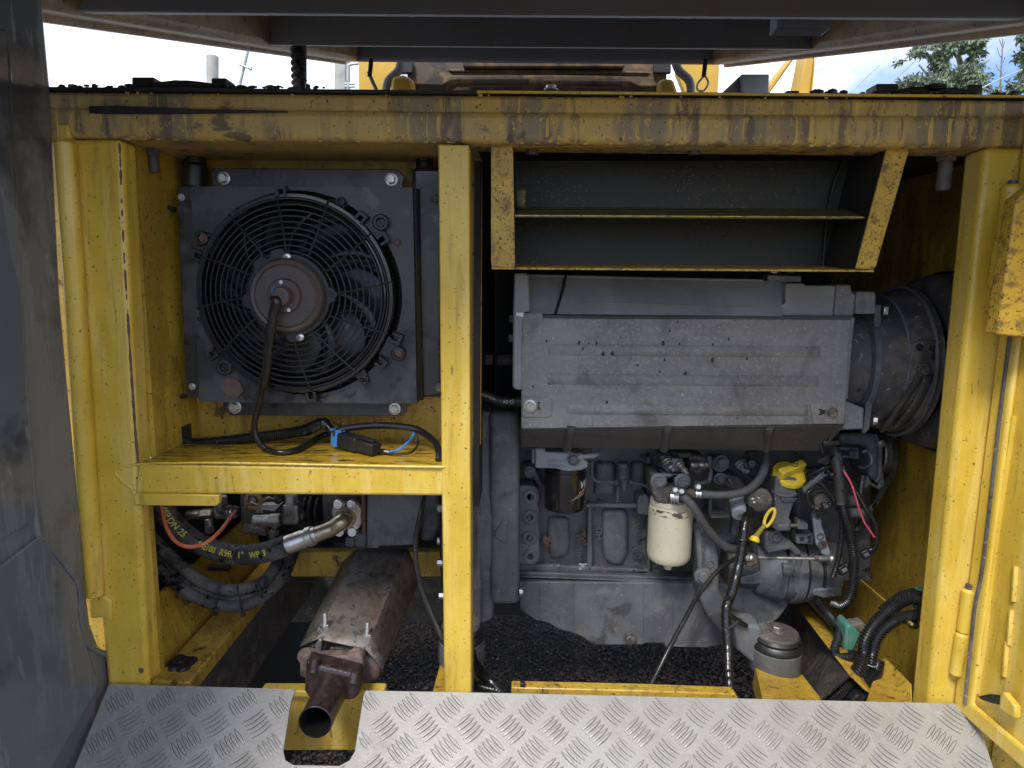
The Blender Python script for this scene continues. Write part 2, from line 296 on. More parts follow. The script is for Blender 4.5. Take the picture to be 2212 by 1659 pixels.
def lettering(parent, s, fn, h, m, name='lettering', thick=None, bold=0., fine=False):
    """flat print or raised letters: fn maps text units (metres) to a point; thick = offset vector of the raised face"""
    vs, fs = text2d(s, fine, bold); b = MB(); k = h/.7
    b.add([fn(x*k, y*k) for x, y in vs], fs)
    if thick is not None:
        n = len(vs); b.add([p+V(thick) for p in b.v[:n]], [])
        fs2 = [tuple(i+n for i in f) for f in fs]; b.f += fs2
        ed = {}
        for f in fs:
            for a, c in zip(f, f[1:]+f[:1]): ed[(min(a, c), max(a, c))] = ed.get((min(a, c), max(a, c)), 0)+1
        b.f += [(a, c, c+n, a+n) for (a, c), q in ed.items() if q == 1]
    return b.obj(name, m, parent)
# ================================================================ ground
gm = mat('dark_gravel_ground', (.11, .095, .085), .8, 0, [('n', (.17, .13, .105), 3, .45, .62, .7, .9), ('n', (.03, .027, .025), 1.4, .48, .6, .6, .5)], (60, .6))
structure(MB().add([V((-120, -120, 0)), V((120, -120, 0)), V((120, 160, 0)), V((-120, 160, 0))], [(0, 1, 2, 3)]).obj('ground', gm))
def stones(n, x0, x1, y0, y1, r0, r1, m, name, rs=None):
    ico = np.array([(0, 0, 1), (.89, 0, .45), (.28, .85, .45), (-.72, .53, .45), (-.72, -.53, .45), (.28, -.85, .45), (.72, .53, -.45), (-.28, .85, -.45), (-.89, 0, -.45), (-.28, -.85, -.45), (.72, -.53, -.45)])
    fc = [(0, 1, 2), (0, 2, 3), (0, 3, 4), (0, 4, 5), (0, 5, 1), (1, 6, 2), (2, 7, 3), (3, 8, 4), (4, 9, 5), (5, 10, 1), (6, 7, 2), (7, 8, 3), (8, 9, 4), (9, 10, 5), (10, 6, 1)]
    c = np.stack([rng.uniform(x0, x1, n), rng.uniform(y0, y1, n), np.zeros(n)], 1)
    r = r0+(r1-r0)*rng.random(n)**2.2
    c[:, 2] = r*.25
    sc = rng.uniform(.6, 1.25, (n, 1, 3)); jit = rng.uniform(.8, 1.2, (n, 11, 3)); a = rng.uniform(0, 6.28, n)
    v = ico[None]*jit*sc; vx = v[..., 0]*np.cos(a)[:, None]-v[..., 1]*np.sin(a)[:, None]; vy = v[..., 0]*np.sin(a)[:, None]+v[..., 1]*np.cos(a)[:, None]
    v = np.stack([vx, vy, v[..., 2]*.8], 2)*r[:, None, None]+c[:, None]
    f = (np.array(fc)[None]+11*np.arange(n)[:, None, None]).reshape(-1, 3)
    return fastmesh(name, v.reshape(-1, 3), f, m)
def fastmesh(name, v, f, m, parent=None):
    k = f.shape[1]; me = bpy.data.meshes.new(name)
    me.vertices.add(len(v)); me.vertices.foreach_set('co', v.astype(np.float32).ravel())
    me.loops.add(f.size); me.loops.foreach_set('vertex_index', f.astype(np.int32).ravel())
    me.polygons.add(len(f)); me.polygons.foreach_set('loop_start', (np.arange(len(f))*k).astype(np.int32)); me.polygons.foreach_set('loop_total', np.full(len(f), k, np.int32))
    me.update(); me.validate(); me.materials.append(m)
    o = bpy.data.objects.new(name, me); COL.objects.link(o)
    if parent: o.parent = parent
    return o
m_st = mat('gravel_stone', (.13, .115, .105), .75, 0, [('n', (.22, .2, .175), 60, .45, .6, .8, .9), ('n', (.7, .65, .57), 75, .61, .65, .8, .9), ('n', (.42, .31, .24), 1.6, .47, .58, .9, .9)], None)
stuff(stones(52000, -.75, 1.15, .3, 2.6, .0025, .0095, m_st, 'gravel'))
stuff(stones(9000, -.6, -.1, -.75, .35, .003, .009, m_st, 'gravel'))
# ================================================================ frame of the engine bay
FR = thing('engine_bay_frame', 'yellow welded steel frame around the open engine bay, soot streaked along its top beam', 'frame', (0, 0, .8))
XL = P(277, 560, 0).x; XM0 = P(950, 700, 0).x; XR = P(2101, 752, 0).x
ZB = P(1100, 308, 0).z            # underside of the top beam
ZT = P(1100, 198, 0).z
XO0 = P(116, 300, 0).x; XO1 = P(2330, 300, 0).x
zc = P(1100, 240, 0).z
b = MB(); b.box((XO0-.05, -.001, ZB), (XO1, .10, zc)); b.obj('top_beam', m_yels, FR, .012, 3)
b = MB(); b.box((XO0-.05, .006, zc-.004), (XO1, .10, ZT-.004)); b.obj('top_beam_rim', m_yels, FR, .008, 3)
b = MB()
b.pp([(191, 229), (250, 228), (330, 231), (420, 235), (620, 239), (622, 242), (500, 244), (330, 246), (240, 246), (192, 244)], -.0035, .004); b.obj('oil_stain', m_mud, FR, .001)
for x, y, wd in [(1052, 318, 11), (1085, 314, 9), (1475, 322, 9), (1680, 317, 8), (1600, 318, 7)]: pass
# weld spatter and drips hanging from the lip
b = MB()
for k in range(18):
    x = random.uniform(180, 2200); r = random.uniform(.001, .003); p = P(x, 199+.006*x+random.uniform(0, 3), .004); b.sph(p, r, 8, (1.6, .7, 1.2))
for k in range(40):
    x = random.uniform(270, 2080); p = P(x, 300+.0095*(x-255), .001); b.sph(p, random.uniform(.0012, .003), 8, (1.8, .8, 1))
stuff(b.obj('weld_spatter', m_yels, FR))
b = MB(); b.pp([(118, 300), (262, 300), (324, 1560), (238, 1560)], 0, .05); b.obj('left_post', m_yel, FR, .010, 3)
b = MB(); b.pp([(946, 311), (1013, 313), (1019, 1530), (960, 1530)], -.006, .05); b.obj('middle_post', m_yel, FR, .003)
b = MB(); b.pp([(2128, 318), (2260, 318), (2095, 1570), (2000, 1570)], 0, .058); b.obj('right_post', m_yel, FR, .010, 3)
ZS = P(600, 1006, 0).z
BK = .22
b = MB(); b.pp([(298, 1003), (960, 1009), (960, 1072), (290, 1067)], -.002, .02); b.obj('shelf_lip', m_yel, FR, .006, 3)
b = MB(); b.pp([(288, 1066), (473, 1070), (473, 1087), (466, 1094), (290, 1092)], -.006, .014); b.obj('gusset_plate', m_yel, FR, .002)
b = MB(); b.box((XL-.03, .019, ZS-.01), (XM0+.02, BK, ZS-.001)); b.obj('shelf', m_floor, FR)
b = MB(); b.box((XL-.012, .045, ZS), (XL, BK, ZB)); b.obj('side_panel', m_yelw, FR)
b = MB(); b.box((XL-.012, BK, ZS-.01), (XM0+.06, BK+.012, ZB+.03)); b.obj('back_panel', m_yeld, FR)
b = MB(); b.box((XL-.012, .098, ZB+.002), (XM0+.06, BK+.01, ZB+.02)); b.obj('compartment_ceiling', m_yels, FR)
# weld bead lines on the post beside the compartment
b = MB(); b.tube(wp((258, 310, .003), (266, 500, .003), (277, 700, .003), (290, 900, .003), (299, 1000, .001)), .0022, 8, step=.006, wob=.5); b.obj('weld_bead', m_rust, FR)
b = MB(); b.tube(wp((290, 1066, -.002), (300, 1003, 0), (960, 1009, -.006)), .0022, 8, step=.005, wob=.4); b.obj('weld_bead', m_yel, FR)
# hinge tube on the left post
HX = P(141, 300, -.012)
b = MB(); b.cyl(P(141, 305, -.012), P(204, 1288, -.012), .0165, n=24, ch=.004); b.obj('hinge_tube', m_yel, FR)
b = MB(); b.pp([(120, 266), (146, 268), (150, 300), (122, 306)], -.006, .03); b.obj('hinge_tab', m_yel, FR, .004)
b = MB(); b.pp([(190, 1292), (228, 1288), (238, 1300), (240, 1345), (222, 1335), (194, 1338)], -.01, .04); b.obj('hinge_block', m_yel, FR, .005)
# right inner wall, roof and rear bulkhead of the bay
XW = XR+.17
zlow = P(1990, 1510, .05).z
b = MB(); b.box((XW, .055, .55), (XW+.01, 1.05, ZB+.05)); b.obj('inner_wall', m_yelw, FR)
b = MB(); b.box((XR+.02, .06, .4), (XW+.25, .075, ZT-.01)); b.obj('light_block_panel', m_yeld, FR)  # hidden closing panel added behind the right post to block light
b = MB(); b.box((XO0-.06, .03, .72), (XO0+.10, .045, ZB+.03)); b.obj('left_flange', m_yeld, FR)
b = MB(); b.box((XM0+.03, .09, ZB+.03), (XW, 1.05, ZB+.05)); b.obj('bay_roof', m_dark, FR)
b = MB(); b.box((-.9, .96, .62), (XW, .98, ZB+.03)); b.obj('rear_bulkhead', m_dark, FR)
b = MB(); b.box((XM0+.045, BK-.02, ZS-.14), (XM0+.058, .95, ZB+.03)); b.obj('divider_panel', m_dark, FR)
# floor rails
zt = P(407, 1476, 0).z; xb = P(407, 1476, 0).x
b = MB(); b.box((xb-.075, .005, zt-.034), (xb, .62, zt)); b.obj('floor_rail', m_yeld, FR, .004)
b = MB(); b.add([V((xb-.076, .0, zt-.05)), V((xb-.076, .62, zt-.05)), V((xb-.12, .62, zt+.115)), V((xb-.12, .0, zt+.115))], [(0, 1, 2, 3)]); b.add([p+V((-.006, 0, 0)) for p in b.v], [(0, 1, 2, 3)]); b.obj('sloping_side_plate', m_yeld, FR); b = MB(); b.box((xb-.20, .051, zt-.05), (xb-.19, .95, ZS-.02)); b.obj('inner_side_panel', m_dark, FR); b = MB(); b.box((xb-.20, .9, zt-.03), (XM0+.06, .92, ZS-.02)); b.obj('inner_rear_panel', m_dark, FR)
b = MB(); b.rect(628, 1192, 1010, 1247, .45, .03); b.obj('cross_member', m_yeld, FR, .004)
zw = P(550, 1478, .3).z
b = MB(); b.box((xb-.03, .02, zw), (xb-.012, 1.2, zt-.034)); b.obj('track_frame_side', m_engd, FR)
b = MB(); b.rect(560, 1240, 980, 1345, .8, .05); c0 = P(661, 1279, .8); b.cyl(c0+V((0, -.02, 0)), c0+V((0, .02, 0)), .022, n=20, ch=.004); b.obj('track_frame_back', m_engd, FR, .004)
bolt(FR, P(661, 1279, .79), .018, m_engd, kind='hex'); bolt(FR, P(718, 1283, .79), .018, m_dark)
# rest of the machine: plain body and track boxes added to block light underneath
b = MB(); b.box((-.95, 1.06, .42), (XW+.1, 2.3, ZB+.04)); b.obj('body_shade_box', m_dark, FR)
b = MB(); b.box((-1.55, .12, .02), (xb-.21, 2.6, .78)); b.obj('track_shade_box', m_dark, FR, .02)
b = MB(); b.box((XW+.02, .12, .02), (XW+.7, 2.6, .78)); b.obj('track_shade_box', m_dark, FR, .02)
# front sill and mount brackets
b = MB(); b.pp([cF(676, 826), cF(1500, 845), cF(2165, 868), cF(2185, 900), cF(2185, 960), cF(676, 930)], .03, .025); b.obj('front_sill', m_yeld, FR, .003)
b = MB(); p0 = [P(*cF(205, 655), .16), P(*cF(480, 650), .16), P(*cF(505, 700), .10), P(*cF(500, 860), .05), P(*cF(150, 860), .05)]; b.prism(p0, (0, .03, -.02)); b.obj('left_mount_bracket', m_yeld, FR, .003)
b = MB(); q = [P(*cG(425, 690), .20), P(*cG(745, 740), .20), P(*cG(860, 905), .04), P(*cG(880, 960), .02), P(*cG(490, 960), .02), P(*cG(470, 870), .06)]
b.prism(q, (0, .01, -.05)); b.obj('right_mount_bracket', m_yeld, FR, .003)
# right floor: channel running back, its upper flange and the dark web
xr = P(*cG(1100, 800), .0).x
zr = P(*cG(1250, 690), .1).z
b = MB(); q = [P(1705, 1290, .62), P(1720, 1283, .62), P(*cG(960, 480), .30), P(*cG(1080, 640), .16), P(*cG(1130, 800), .06), P(*cG(1050, 745), .06)]; b.prism(q, (.03, .0, -.03)); b.obj('right_floor_rail', m_yeld, FR, .003)
b = MB(); q = [P(*cG(1160, 925), -.0), P(*cG(1470, 930), .0), P(*cG(1465, 800), .04), P(*cG(1290, 620), .2), P(*cG(1240, 660), .2)]; b.prism(q, (0, 0, -.02)); b.obj('right_floor_plate', m_yeld, FR, .003)
b = MB(); q = [P(1712, 1300, .64), P(*cG(950, 480), .32), P(*cG(1060, 740), .07), P(*cG(870, 905), .02), P(*cG(870, 905), .02)+V((0, 0, -.2)), P(1712, 1300, .64)+V((0, 0, -.2))]; b.add(q, [tuple(range(6))]); b.add([p+V((.004, 0, 0)) for p in q], [tuple(range(6))]); b.obj('floor_rail_web', m_engd, FR)
b = MB(); q = [P(*cG(1105, 85), .5), P(*cG(1475, 400), .1), P(*cG(1475, 415), .1), P(*cG(1105, 100), .5)]; b.prism(q, (-.004, 0, 0)); b.obj('weld_seam', m_yel, FR)
# top: dark sealing plate, yellow edge strip, hinge straps with nuts, dried mud
b = MB(); b.box((XO0-.05, .002, ZT-.0035), (XO1, .12, ZT+.002)); b.obj('sealing_plate', m_mud, FR)
b = MB(); b.box((P(1030, 200, 0).x, -.004, ZT-.003), (XO1, .0015, ZT+.001)); b.obj('edge_strip', m_yel, FR, .001)
def strap(px0, px1, yb, h0, h1, Y):
    b = MB()
    for (x, hh, wd) in [(px0, h0, 24), (px1, h1, 16)]: b.rect(x-wd, yb-hh, x+wd, yb, Y, .04)
    n = 12; top = []
    for i in range(n+1):
        x = px0+(px1-px0)*i/n; top.append((x, yb-6-9*math.sin(math.pi*i/n)-random.uniform(0, 2)))
    b.pp(top+[(px1, yb), (px0, yb)], Y, .04); return b
strap(308, 472, 188, 22, 20, .02).obj('hinge_strap', m_mud, FR, .003)
strap(1918, 2108, 202, 22, 20, .02).obj('hinge_strap', m_mud, FR, .003)
b = MB()
for (x0, x1, y) in [(130, 290, 187), (480, 700, 189), (1760, 1900, 200), (1900, 2200, 202), (2010, 2040, 188)]:
    for k in range(int((x1-x0)/7)): b.sph(P(random.uniform(x0, x1), y+random.uniform(-2, 3), random.uniform(.0, .06)), random.uniform(.002, .006)*(2 if x1-x0 < 60 else 1), 6, (random.uniform(.8, 2.2), 1, random.uniform(.5, 1)))
stuff(b.obj('dried_mud', m_mud, FR))
bolt(FR, P(1190, 195, .05), .009, m_stl, (0, 0, 1)); b = MB(); b.rect(1700, 196, 1726, 202, .02, .03); b.obj('clip', m_mud, FR)
# bolts under the beam
for (x, y, r, l) in [(2047, 335, .018, .05), (330, 322, .012, .03)]:
    b = MB(); c = P(x, y-18, .09); b.cyl(c+V((0, 0, -.026)), c, r, n=6, ch=.002); b.cyl(c+V((0, 0, -.026-l)), c, r*.66, n=16); c2 = c+V((0, 0, -.03))
    for k in range(6): b.cyl(c2+V((0, 0, -l*.14*k-.004)), c2+V((0, 0, -l*.14*k-.001)), r*.73, n=16)
    b.obj('hanging_stud', m_engd, FR)
# rust chips and the lump of grease on the rail
b = MB(); b.pp([cH(815, 1075), cH(825, 1068), cH(842, 1075), cH(846, 1092), cH(830, 1105), cH(818, 1095)], -.0006, .001); b.obj('rust_spot', m_rust, FR)
b = MB(); c = PZ(*cH(1085, 1040), zt)
for k in range(16): b.sph(c+V((random.uniform(-.02, .02), random.uniform(-.02, .02), 0)), random.uniform(.006, .013), 8, (1.2, 1.2, .6))
b.obj('grease_lump', m_mud, FR)
# ================================================================ hood overhead
HD = thing('raised_hood', 'dark grey underside of the raised hood with its browned rim above the bay', 'hood', (0, .5, 2.2))
def hz(Y, dz=0): return 2.07+.257*(Y-.13)+dz
def hp(x, y, Y=None):                      # meeting point of a sight line with the hood's lower plane
    d = ray(x, y); k = (hz(CAM.y)-CAM.z)/(d.z-.257*d.y); return CAM+d*k
A0 = hp(100, 35); A1 = hp(775, 136); B0 = hp(2212, 60); B1 = hp(1550, 140)
YF = -.32; xl = A0.x; xr_ = B0.x; YE = min(A1.y, B1.y)
def slab(x0, x1, y0, y1, z0, z1, m, name, bev=0.):
    b = MB(); b.add([V((x0, y0, hz(y0, z0))), V((x1, y0, hz(y0, z0))), V((x1, y1, hz(y1, z0))), V((x0, y1, hz(y1, z0))), V((x0, y0, hz(y0, z1))), V((x1, y0, hz(y0, z1))), V((x1, y1, hz(y1, z1))), V((x0, y1, hz(y1, z1)))],
        [(0, 1, 2, 3), (4, 5, 6, 7), (0, 1, 5, 4), (1, 2, 6, 5), (2, 3, 7, 6), (3, 0, 4, 7)]); return b.obj(name, m, HD, bev, 3)
slab(xl+.002, xr_-.002, YF, YE, .115, .135, m_lid, 'skin_panel')
slab(xl-.004, xl+.095, YF, YE+.02, .0, .11, m_lidy, 'side_rim', .02); slab(xr_-.095, xr_+.004, YF, YE+.02, .0, .11, m_lidy, 'side_rim', .02)
slab(xl-.012, xl+.012, YF, YE+.02, -.012, .006, m_lidy, 'rubber_lip', .004); slab(xr_-.012, xr_+.012, YF, YE+.02, -.012, .006, m_lidy, 'rubber_lip', .004)
def hcross(y, x0, x1, th, depth, name='cross_rib'):    # rib whose lower edge shows at image row y
    p = hp(1106, y); return slab(x0, x1, p.y, p.y+th, 0.004, depth, m_lid, name, .004)
hcross(37, xl+.09, xr_-.09, .05, .118); hcross(104, xl+.09, xr_-.09, .06, .118); slab(xl+.02, xr_-.02, YE-.08, YE+.02, 0, .118, m_lid, 'rear_rim', .02)
slab(xl, xr_, YF-.03, YF+.01, -.01, .13, m_lidy, 'front_rim', .01)
b = MB(); c = hp(*cL(850, 165)); b.box((c.x-.06, c.y-.02, c.z-.01), (c.x+.05, c.y+.03, c.z+.03)); b.obj('rib_bracket', m_lid, HD, .005)
# ================================================================ grey door on the left
GD = thing('grey_door', 'dark grey glossy door standing open at the left edge, water streaked, mirroring the tread plate', 'door', (P(115, 190, 0).x, -.02, .8))
gx = P(112, 300, -.015).x
def gp(y, px, X=gx): return PX(px, y, X)
edge = [(97, 36), (103, 100), (112, 195), (122, 420), (133, 640), (150, 840), (168, 1030), (190, 1290), (197, 1344), (214, 1392), (238, 1414), (238, 1470)]
y_e = [PX(x, y, gx) for x, y in edge]
pl = [V((gx, p.y, p.z)) for p in y_e]
pl2 = pl+[V((gx, pl[-1].y, .45)), V((gx, -1.0, .45)), V((gx, -1.0, 2.12)), V((gx, pl[0].y, 2.12))]
MB().prism(pl2, (-.03, 0, 0)).obj('door_skin', m_door, GD, .008, 3)
def bead(pts, r, name='pressed_bead', h=.6): MB().tube([PX(x, y, gx) for x, y in pts], r, 12, flat=1).obj(name, m_door, GD)
bead([(13, 120), (22, 300), (33, 560), (48, 800), (66, 1020), (80, 1150), (100, 1175), (165, 1258), (172, 1330), (186, 1390), (236, 1418)], .006)
MB().prism([PX(x, y, gx) for x, y in [(-30, 1240), (78, 1158), (158, 1262), (165, 1345), (182, 1400), (205, 1470), (190, 1700), (-30, 1700)]], (.007, 0, 0)).obj('raised_panel', m_door, GD, .005, 3)
MB().prism([PX(x, y, gx) for x, y in [(-60, 60), (8, 64), (20, 300), (40, 700), (70, 1120), (-60, 1200)]], (.006, 0, 0)).obj('raised_panel', m_door, GD, .004, 3)
# rubber edge under the door
# ================================================================ yellow door on the right
p0 = P(2085, 1450, -.004); zb = P(2070, 1526, -.004).z; p1 = PZ(2212, 1652, zb); hb = PZ(2070, 1526, zb)
dv = V((p1.x-hb.x, p1.y-hb.y, 0)).normalized(); dn = V((-dv.y, dv.x, 0)); dn = dn if dn.x < 0 else -dn
YD = thing('yellow_door', 'yellow door standing open at the right edge, its inner face with pressed ridges and hinges', 'door', hb)
hx = hb
def dp(x, y, off=0.): return PN(x, y, hx+dn*off, dn)
def dq(t, z, off=0.): return hx+dv*t+dn*off+V((0, 0, z-hx.z))
ZD1 = ZT-.02
MB().prism([dq(-.01, zb), dq(.75, zb), dq(.75, ZD1), dq(-.01, ZD1)], -dn*.03).obj('door_skin', m_yel, YD, .005)
MB().prism([dq(.0, zb), dq(.75, zb), dq(.75, zb+.035), dq(.045, zb+.035), dq(.045, ZD1), dq(.0, ZD1)], dn*.012).obj('door_frame', m_yel, YD, .006, 3)
MB().tube([dp(*cG(1820, 940), .013), dp(*cG(1840, 740), .013), dp(*cG(1885, 300), .013), dp(*cG(1940, 0), .013), dp(2160, 900, .013), dp(2185, 700, .013)], .0035, 8).obj('door_seal', m_engd, YD)
MB().tube([dp(*cG(1895, 860), .002), dp(*cG(1950, 500), .002), dp(*cG(2005, 0), .002), dp(2190, 900, .002)], .005, 10).obj('pressed_ridge', m_yel, YD)
b = MB()
for (x0, y0) in [(2150, 140), (2120, 430), (2090, 640)]:
    b.sph(dp(*cG(x0, y0), .003), .007, 10, (.6, .8, 1.8)); b.tube([dp(*cG(x0+8, y0-120), .002), dp(*cG(x0, y0), .004), dp(*cG(x0-8, y0+110), .002)], .004, 8)
b.obj('pressed_notches', m_yel, YD)
MB().prism([dp(*cG(2090, 865), .012), dp(*cG(2120, 850), .012), dp(*cG(2200, 950), .012), dp(*cG(2205, 1040), .012), dp(*cG(2085, 970), .012)], dn*.012).obj('latch_tab', m_yel, YD, .004)
b = MB(); q = [dp(*cG(1910, 885), .0131), dp(*cG(1990, 868), .0131), dp(*cG(2080, 880), .0131), dp(*cG(2095, 950), .0131), dp(*cG(2000, 930), .0131), dp(*cG(1930, 905), .0131)]; b.prism(q, dn*.001); b.obj('oil_patch', m_mud, YD)
# boxed bracket hanging from the door's upper part
MB().pp([(2260, 380), (2196, 430), (2178, 560), (2153, 723), (2260, 735)], -.10, .03).obj('stay_bracket', m_yelk, YD, .003)
for (pts, r) in [(((2185, 398), (2172, 520)), 17), (((2168, 512), (2150, 622)), 16), (((2092, 1272), (2080, 1368)), 13), (((2078, 1366), (2064, 1460)), 13)]:
    a = P(*pts[0], -.012); c = P(*pts[1], -.012); MB().cyl(a, c, r*.00082, n=20, ch=.005).obj('hinge_barrel', m_yel, YD)
MB().cyl(P(2189, 390, -.012), P(2186, 402, -.012), .007, n=12).obj('hinge_pin', m_engd, YD); MB().cyl(P(2094, 1262, -.012), P(2092, 1274, -.012), .006, n=12).obj('hinge_pin', m_engd, YD)
# ================================================================ tread plate
TP = thing('tread_plate_step', 'bright aluminium tread plate step sloping forward, notched for the exhaust pipe', 'step', P(1106, 1510, -.02))
th = R(30); o0 = P(235, 1478, -.012); e0 = P(2064, 1519, -.012); U = V((e0.x-o0.x, 0, 0)).normalized(); W = V((0, -math.cos(th), -math.sin(th))); Nn = U.cross(W); Nn = Nn if Nn.z > 0 else -Nn
def tp(x, y): return PN(x, y, o0, Nn)
outl = [(235, 1478), (240, 1477), (629, 1488), (637, 1490), (637, 1496), (629, 1515), (612, 1623), (617, 1642), (634, 1652), (733, 1654), (755, 1642), (766, 1623), (785, 1502), (790, 1491), (1106, 1497), (2062, 1519), (2104, 1556), (2121, 1581), (2146, 1659), (2190, 1800), (2200, 1860), (60, 1860), (100, 1800), (160, 1659)]
pts = [tp(*q) for q in outl]
MB().prism(pts, -Nn*.004).obj('plate', m_alu, TP, .0008, 2)
poly2 = [((p-o0).dot(U), (p-o0).dot(W)) for p in pts]
def inside(u, v):
    c = False; n = len(poly2)
    for i in range(n):
        a, b_ = poly2[i], poly2[i-1]
        if (a[1] > v) != (b_[1] > v) and u < (b_[0]-a[0])*(v-a[1])/(b_[1]-a[1])+a[0]: c = not c
    return c
gb = MB()
def tbar(b, u, v, ang, l=.0195, wd=.0026, h=.0016):
    ca, sa = math.cos(ang), math.sin(ang)
    if not (inside(u+ca*l, v+sa*l) and inside(u-ca*l, v-sa*l) and inside(u, v)):
        l *= .6
        if not (inside(u+ca*l, v+sa*l) and inside(u-ca*l, v-sa*l) and inside(u, v)): return
    n = 7; rows = [[], [], [], []]
    for i in range(n+1):
        t = -1+2*i/n; ww = wd*(1-t*t)**.75; hh = h*(1-t**6)
        def q(s, hgt): return o0+U*(u+ca*l*t-sa*s)+W*(v+sa*l*t+ca*s)+Nn*hgt
        for r_i, (sg, hg) in enumerate([(-1, -.0004), (-.80, hh), (.80, hh), (1, -.0004)]): rows[r_i].append(q(sg*ww, hg))
    m_ = [(-1+2*i/n) for i in range(n+1)]; up_ = [o0+U*(u+ca*(l+.001)*t+sa*((wd+.0008)*(1-t*t)**.75))+W*(v+sa*(l+.001)*t-ca*((wd+.0008)*(1-t*t)**.75))+Nn*.0003 for t in m_]; dn_ = [o0+U*(u+ca*(l+.001)*t-sa*((wd+.0012)*(1-t*t)**.75))+W*(v+sa*(l+.001)*t+ca*((wd+.0012)*(1-t*t)**.75))+Nn*.0003 for t in m_]
    gb.add(up_+dn_, [(i, i+1, n+2+i, n+1+i) for i in range(n)])
    k = n+1; b.add(rows[0]+rows[1]+rows[2]+rows[3], [(r*k+i, r*k+i+1, (r+1)*k+i+1, (r+1)*k+i) for r in range(3) for i in range(n)])
b = MB(); cu, cv = .0775, .074
u00 = (tp(*cF(265, 960))-o0).dot(U); v00 = (tp(*cF(265, 960))-o0).dot(W)
for i in range(-20, 24):
    for j in range(-2, 5):
        for k in range(5):
            s = (k-2)*.0092
            tbar(b, u00+i*cu-s*.72, v00+j*cv+s*.72, math.atan2(.72, .72))
            tbar(b, u00+(i+.5)*cu+s*.66, v00+(j+.5)*cv+s*.75, math.atan2(-.66, .75))
stuff(b.obj('tread_bars', m_alu, TP, ang=25)); stuff(gb.obj('tread_grime', m_grime, TP))
# yellow skirt behind the notch
SK = P(690, 1560, .02)
b = MB(); b.rect(560, 1500, 830, 1622, .045, .012); b.obj('front_skirt', m_yel, FR, .004)
b = MB(); b.rect(560, 1493, 830, 1508, .03, .03); b.obj('skirt_flange', m_yel, FR, .004)
# dark void right of the step
# ================================================================ things beyond the bay
def bth(name, label, cat, x, y, Y, g=None): return thing(name, label, cat, P(x, y, Y), g)
t = tag(MB().cyl(P(459, 230, 9), P(459, 119, 9), mm(459, 150, 9)*12.5, n=20, ch=.02).obj('concrete_post', m_conc), 'thick grey round post with a flat top, left of the leaning pipe', 'post')
t = tag(MB().rect(722, 100, 746, 230, 9, .3).obj('square_post', m_conc, None, .02), 'pale square post beside the dark spiral stack, cut off by the hood rim', 'post')
t = bth('leaning_pipe', 'thin galvanised pipe leaning to the right with a clamp halfway', 'pipe', 515, 190, 7)
MB().cyl(P(514, 200, 7), P(545, 70, 7), .017, n=12).obj('pipe', m_galv, t)
b = MB(); b.cyl(P(518, 140, 6.96), P(543, 149, 6.96), .012, n=8); b.torus(P(541, 148, 6.96), (0, 1, 0), .02, .006, 16, 6); b.cyl(P(518, 139, 7.02), P(528, 142, 7.02), .012, n=8); b.obj('clamp', m_galv, t)
t = bth('wire_fitting', 'thin pale conduit with brackets standing right of the square post', 'conduit', 760, 190, 8.5)
MB().tube(wp((752, 230, 8.5), (752, 150, 8.5), (756, 140, 8.5), (774, 137, 8.5)), .02, 8).obj('conduit', m_galv, t)
b = MB(); [b.cyl(P(745, y, 8.5), P(766, y, 8.5), .015, n=8) for y in (181, 187)]; b.obj('bracket', m_galv, t)
t = bth('spiral_stack', 'dark ribbed rubber stack rising behind the top beam', 'stack', 648, 190, 1.2)
pts = [(648+.5*math.sin(i), 230-i*4, 1.2) for i in range(31)]
b = MB(); b.cyl(P(648, 230, 1.2), P(648, 100, 1.2), mm(648, 150, 1.2)*14, n=20)
hp_ = []; r_ = mm(648, 150, 1.2)*13.5
c0 = P(648, 230, 1.2); hgt = P(648, 100, 1.2).z-c0.z
for i in range(180): a = i*.32; hp_.append(c0+V((math.cos(a)*r_, math.sin(a)*r_, hgt*i/179)))
MB().tube(hp_, .0055, 8, per=2).obj('spiral_rib', m_hose, t); b.obj('hose', m_hose, t)
t = bth('boom_base', 'yellow boom base with brown grimy ribs seen in the gap beneath the hood', 'boom', 1160, 195, 2.6)
MB().pp([(773, 100), (850, 100), (866, 128), (850, 160), (826, 200), (826, 230), (776, 230)], 2.75, .05).obj('side_plate', m_by, t, .005)
MB().pp([(1455, 100), (1552, 100), (1554, 150), (1549, 230), (1490, 230), (1462, 160)], 2.75, .05).obj('side_plate', m_by, t, .005)
MB().pp([(845, 165), (870, 160), (892, 170), (895, 230), (840, 230)], 2.5, .1).obj('lug', m_by, t, .02); MB().pp([(1424, 170), (1455, 168), (1475, 230), (1424, 230)], 2.5, .1).obj('lug', m_by, t, .02)
MB().rect(880, 90, 1440, 240, 2.72, .06).obj('back_plate', m_bb, t)
b = MB(); b.pp([(965, 150), (980, 147), (1200, 149), (1400, 153), (1408, 158), (1400, 161), (1200, 157), (975, 157)], 2.62, .05); b.obj('ribbed_panel', m_bb, t, .012)
b = MB(); b.pp([(895, 178), (955, 180), (975, 168), (1145, 167), (1147, 183), (985, 184), (965, 200), (895, 205)], 2.58, .05); b.pp([(1172, 170), (1360, 172), (1382, 183), (1430, 183), (1425, 210), (1350, 205), (1340, 187), (1172, 184)], 2.58, .05); b.obj('lower_flange', m_bb, t, .008)
MB().rect(1000, 130, 1350, 146, 2.6, .08).obj('upper_bar', m_bb, t, .01)
MB().tube(wp((868, 110, 2.55), (862, 150, 2.55), (838, 178, 2.55), (830, 230, 2.55)), .022, 10).obj('bent_arm', m_lid, t); MB().tube(wp((1452, 110, 2.55), (1465, 150, 2.55), (1490, 178, 2.55), (1492, 230, 2.55)), .022, 10).obj('bent_arm', m_lid, t)
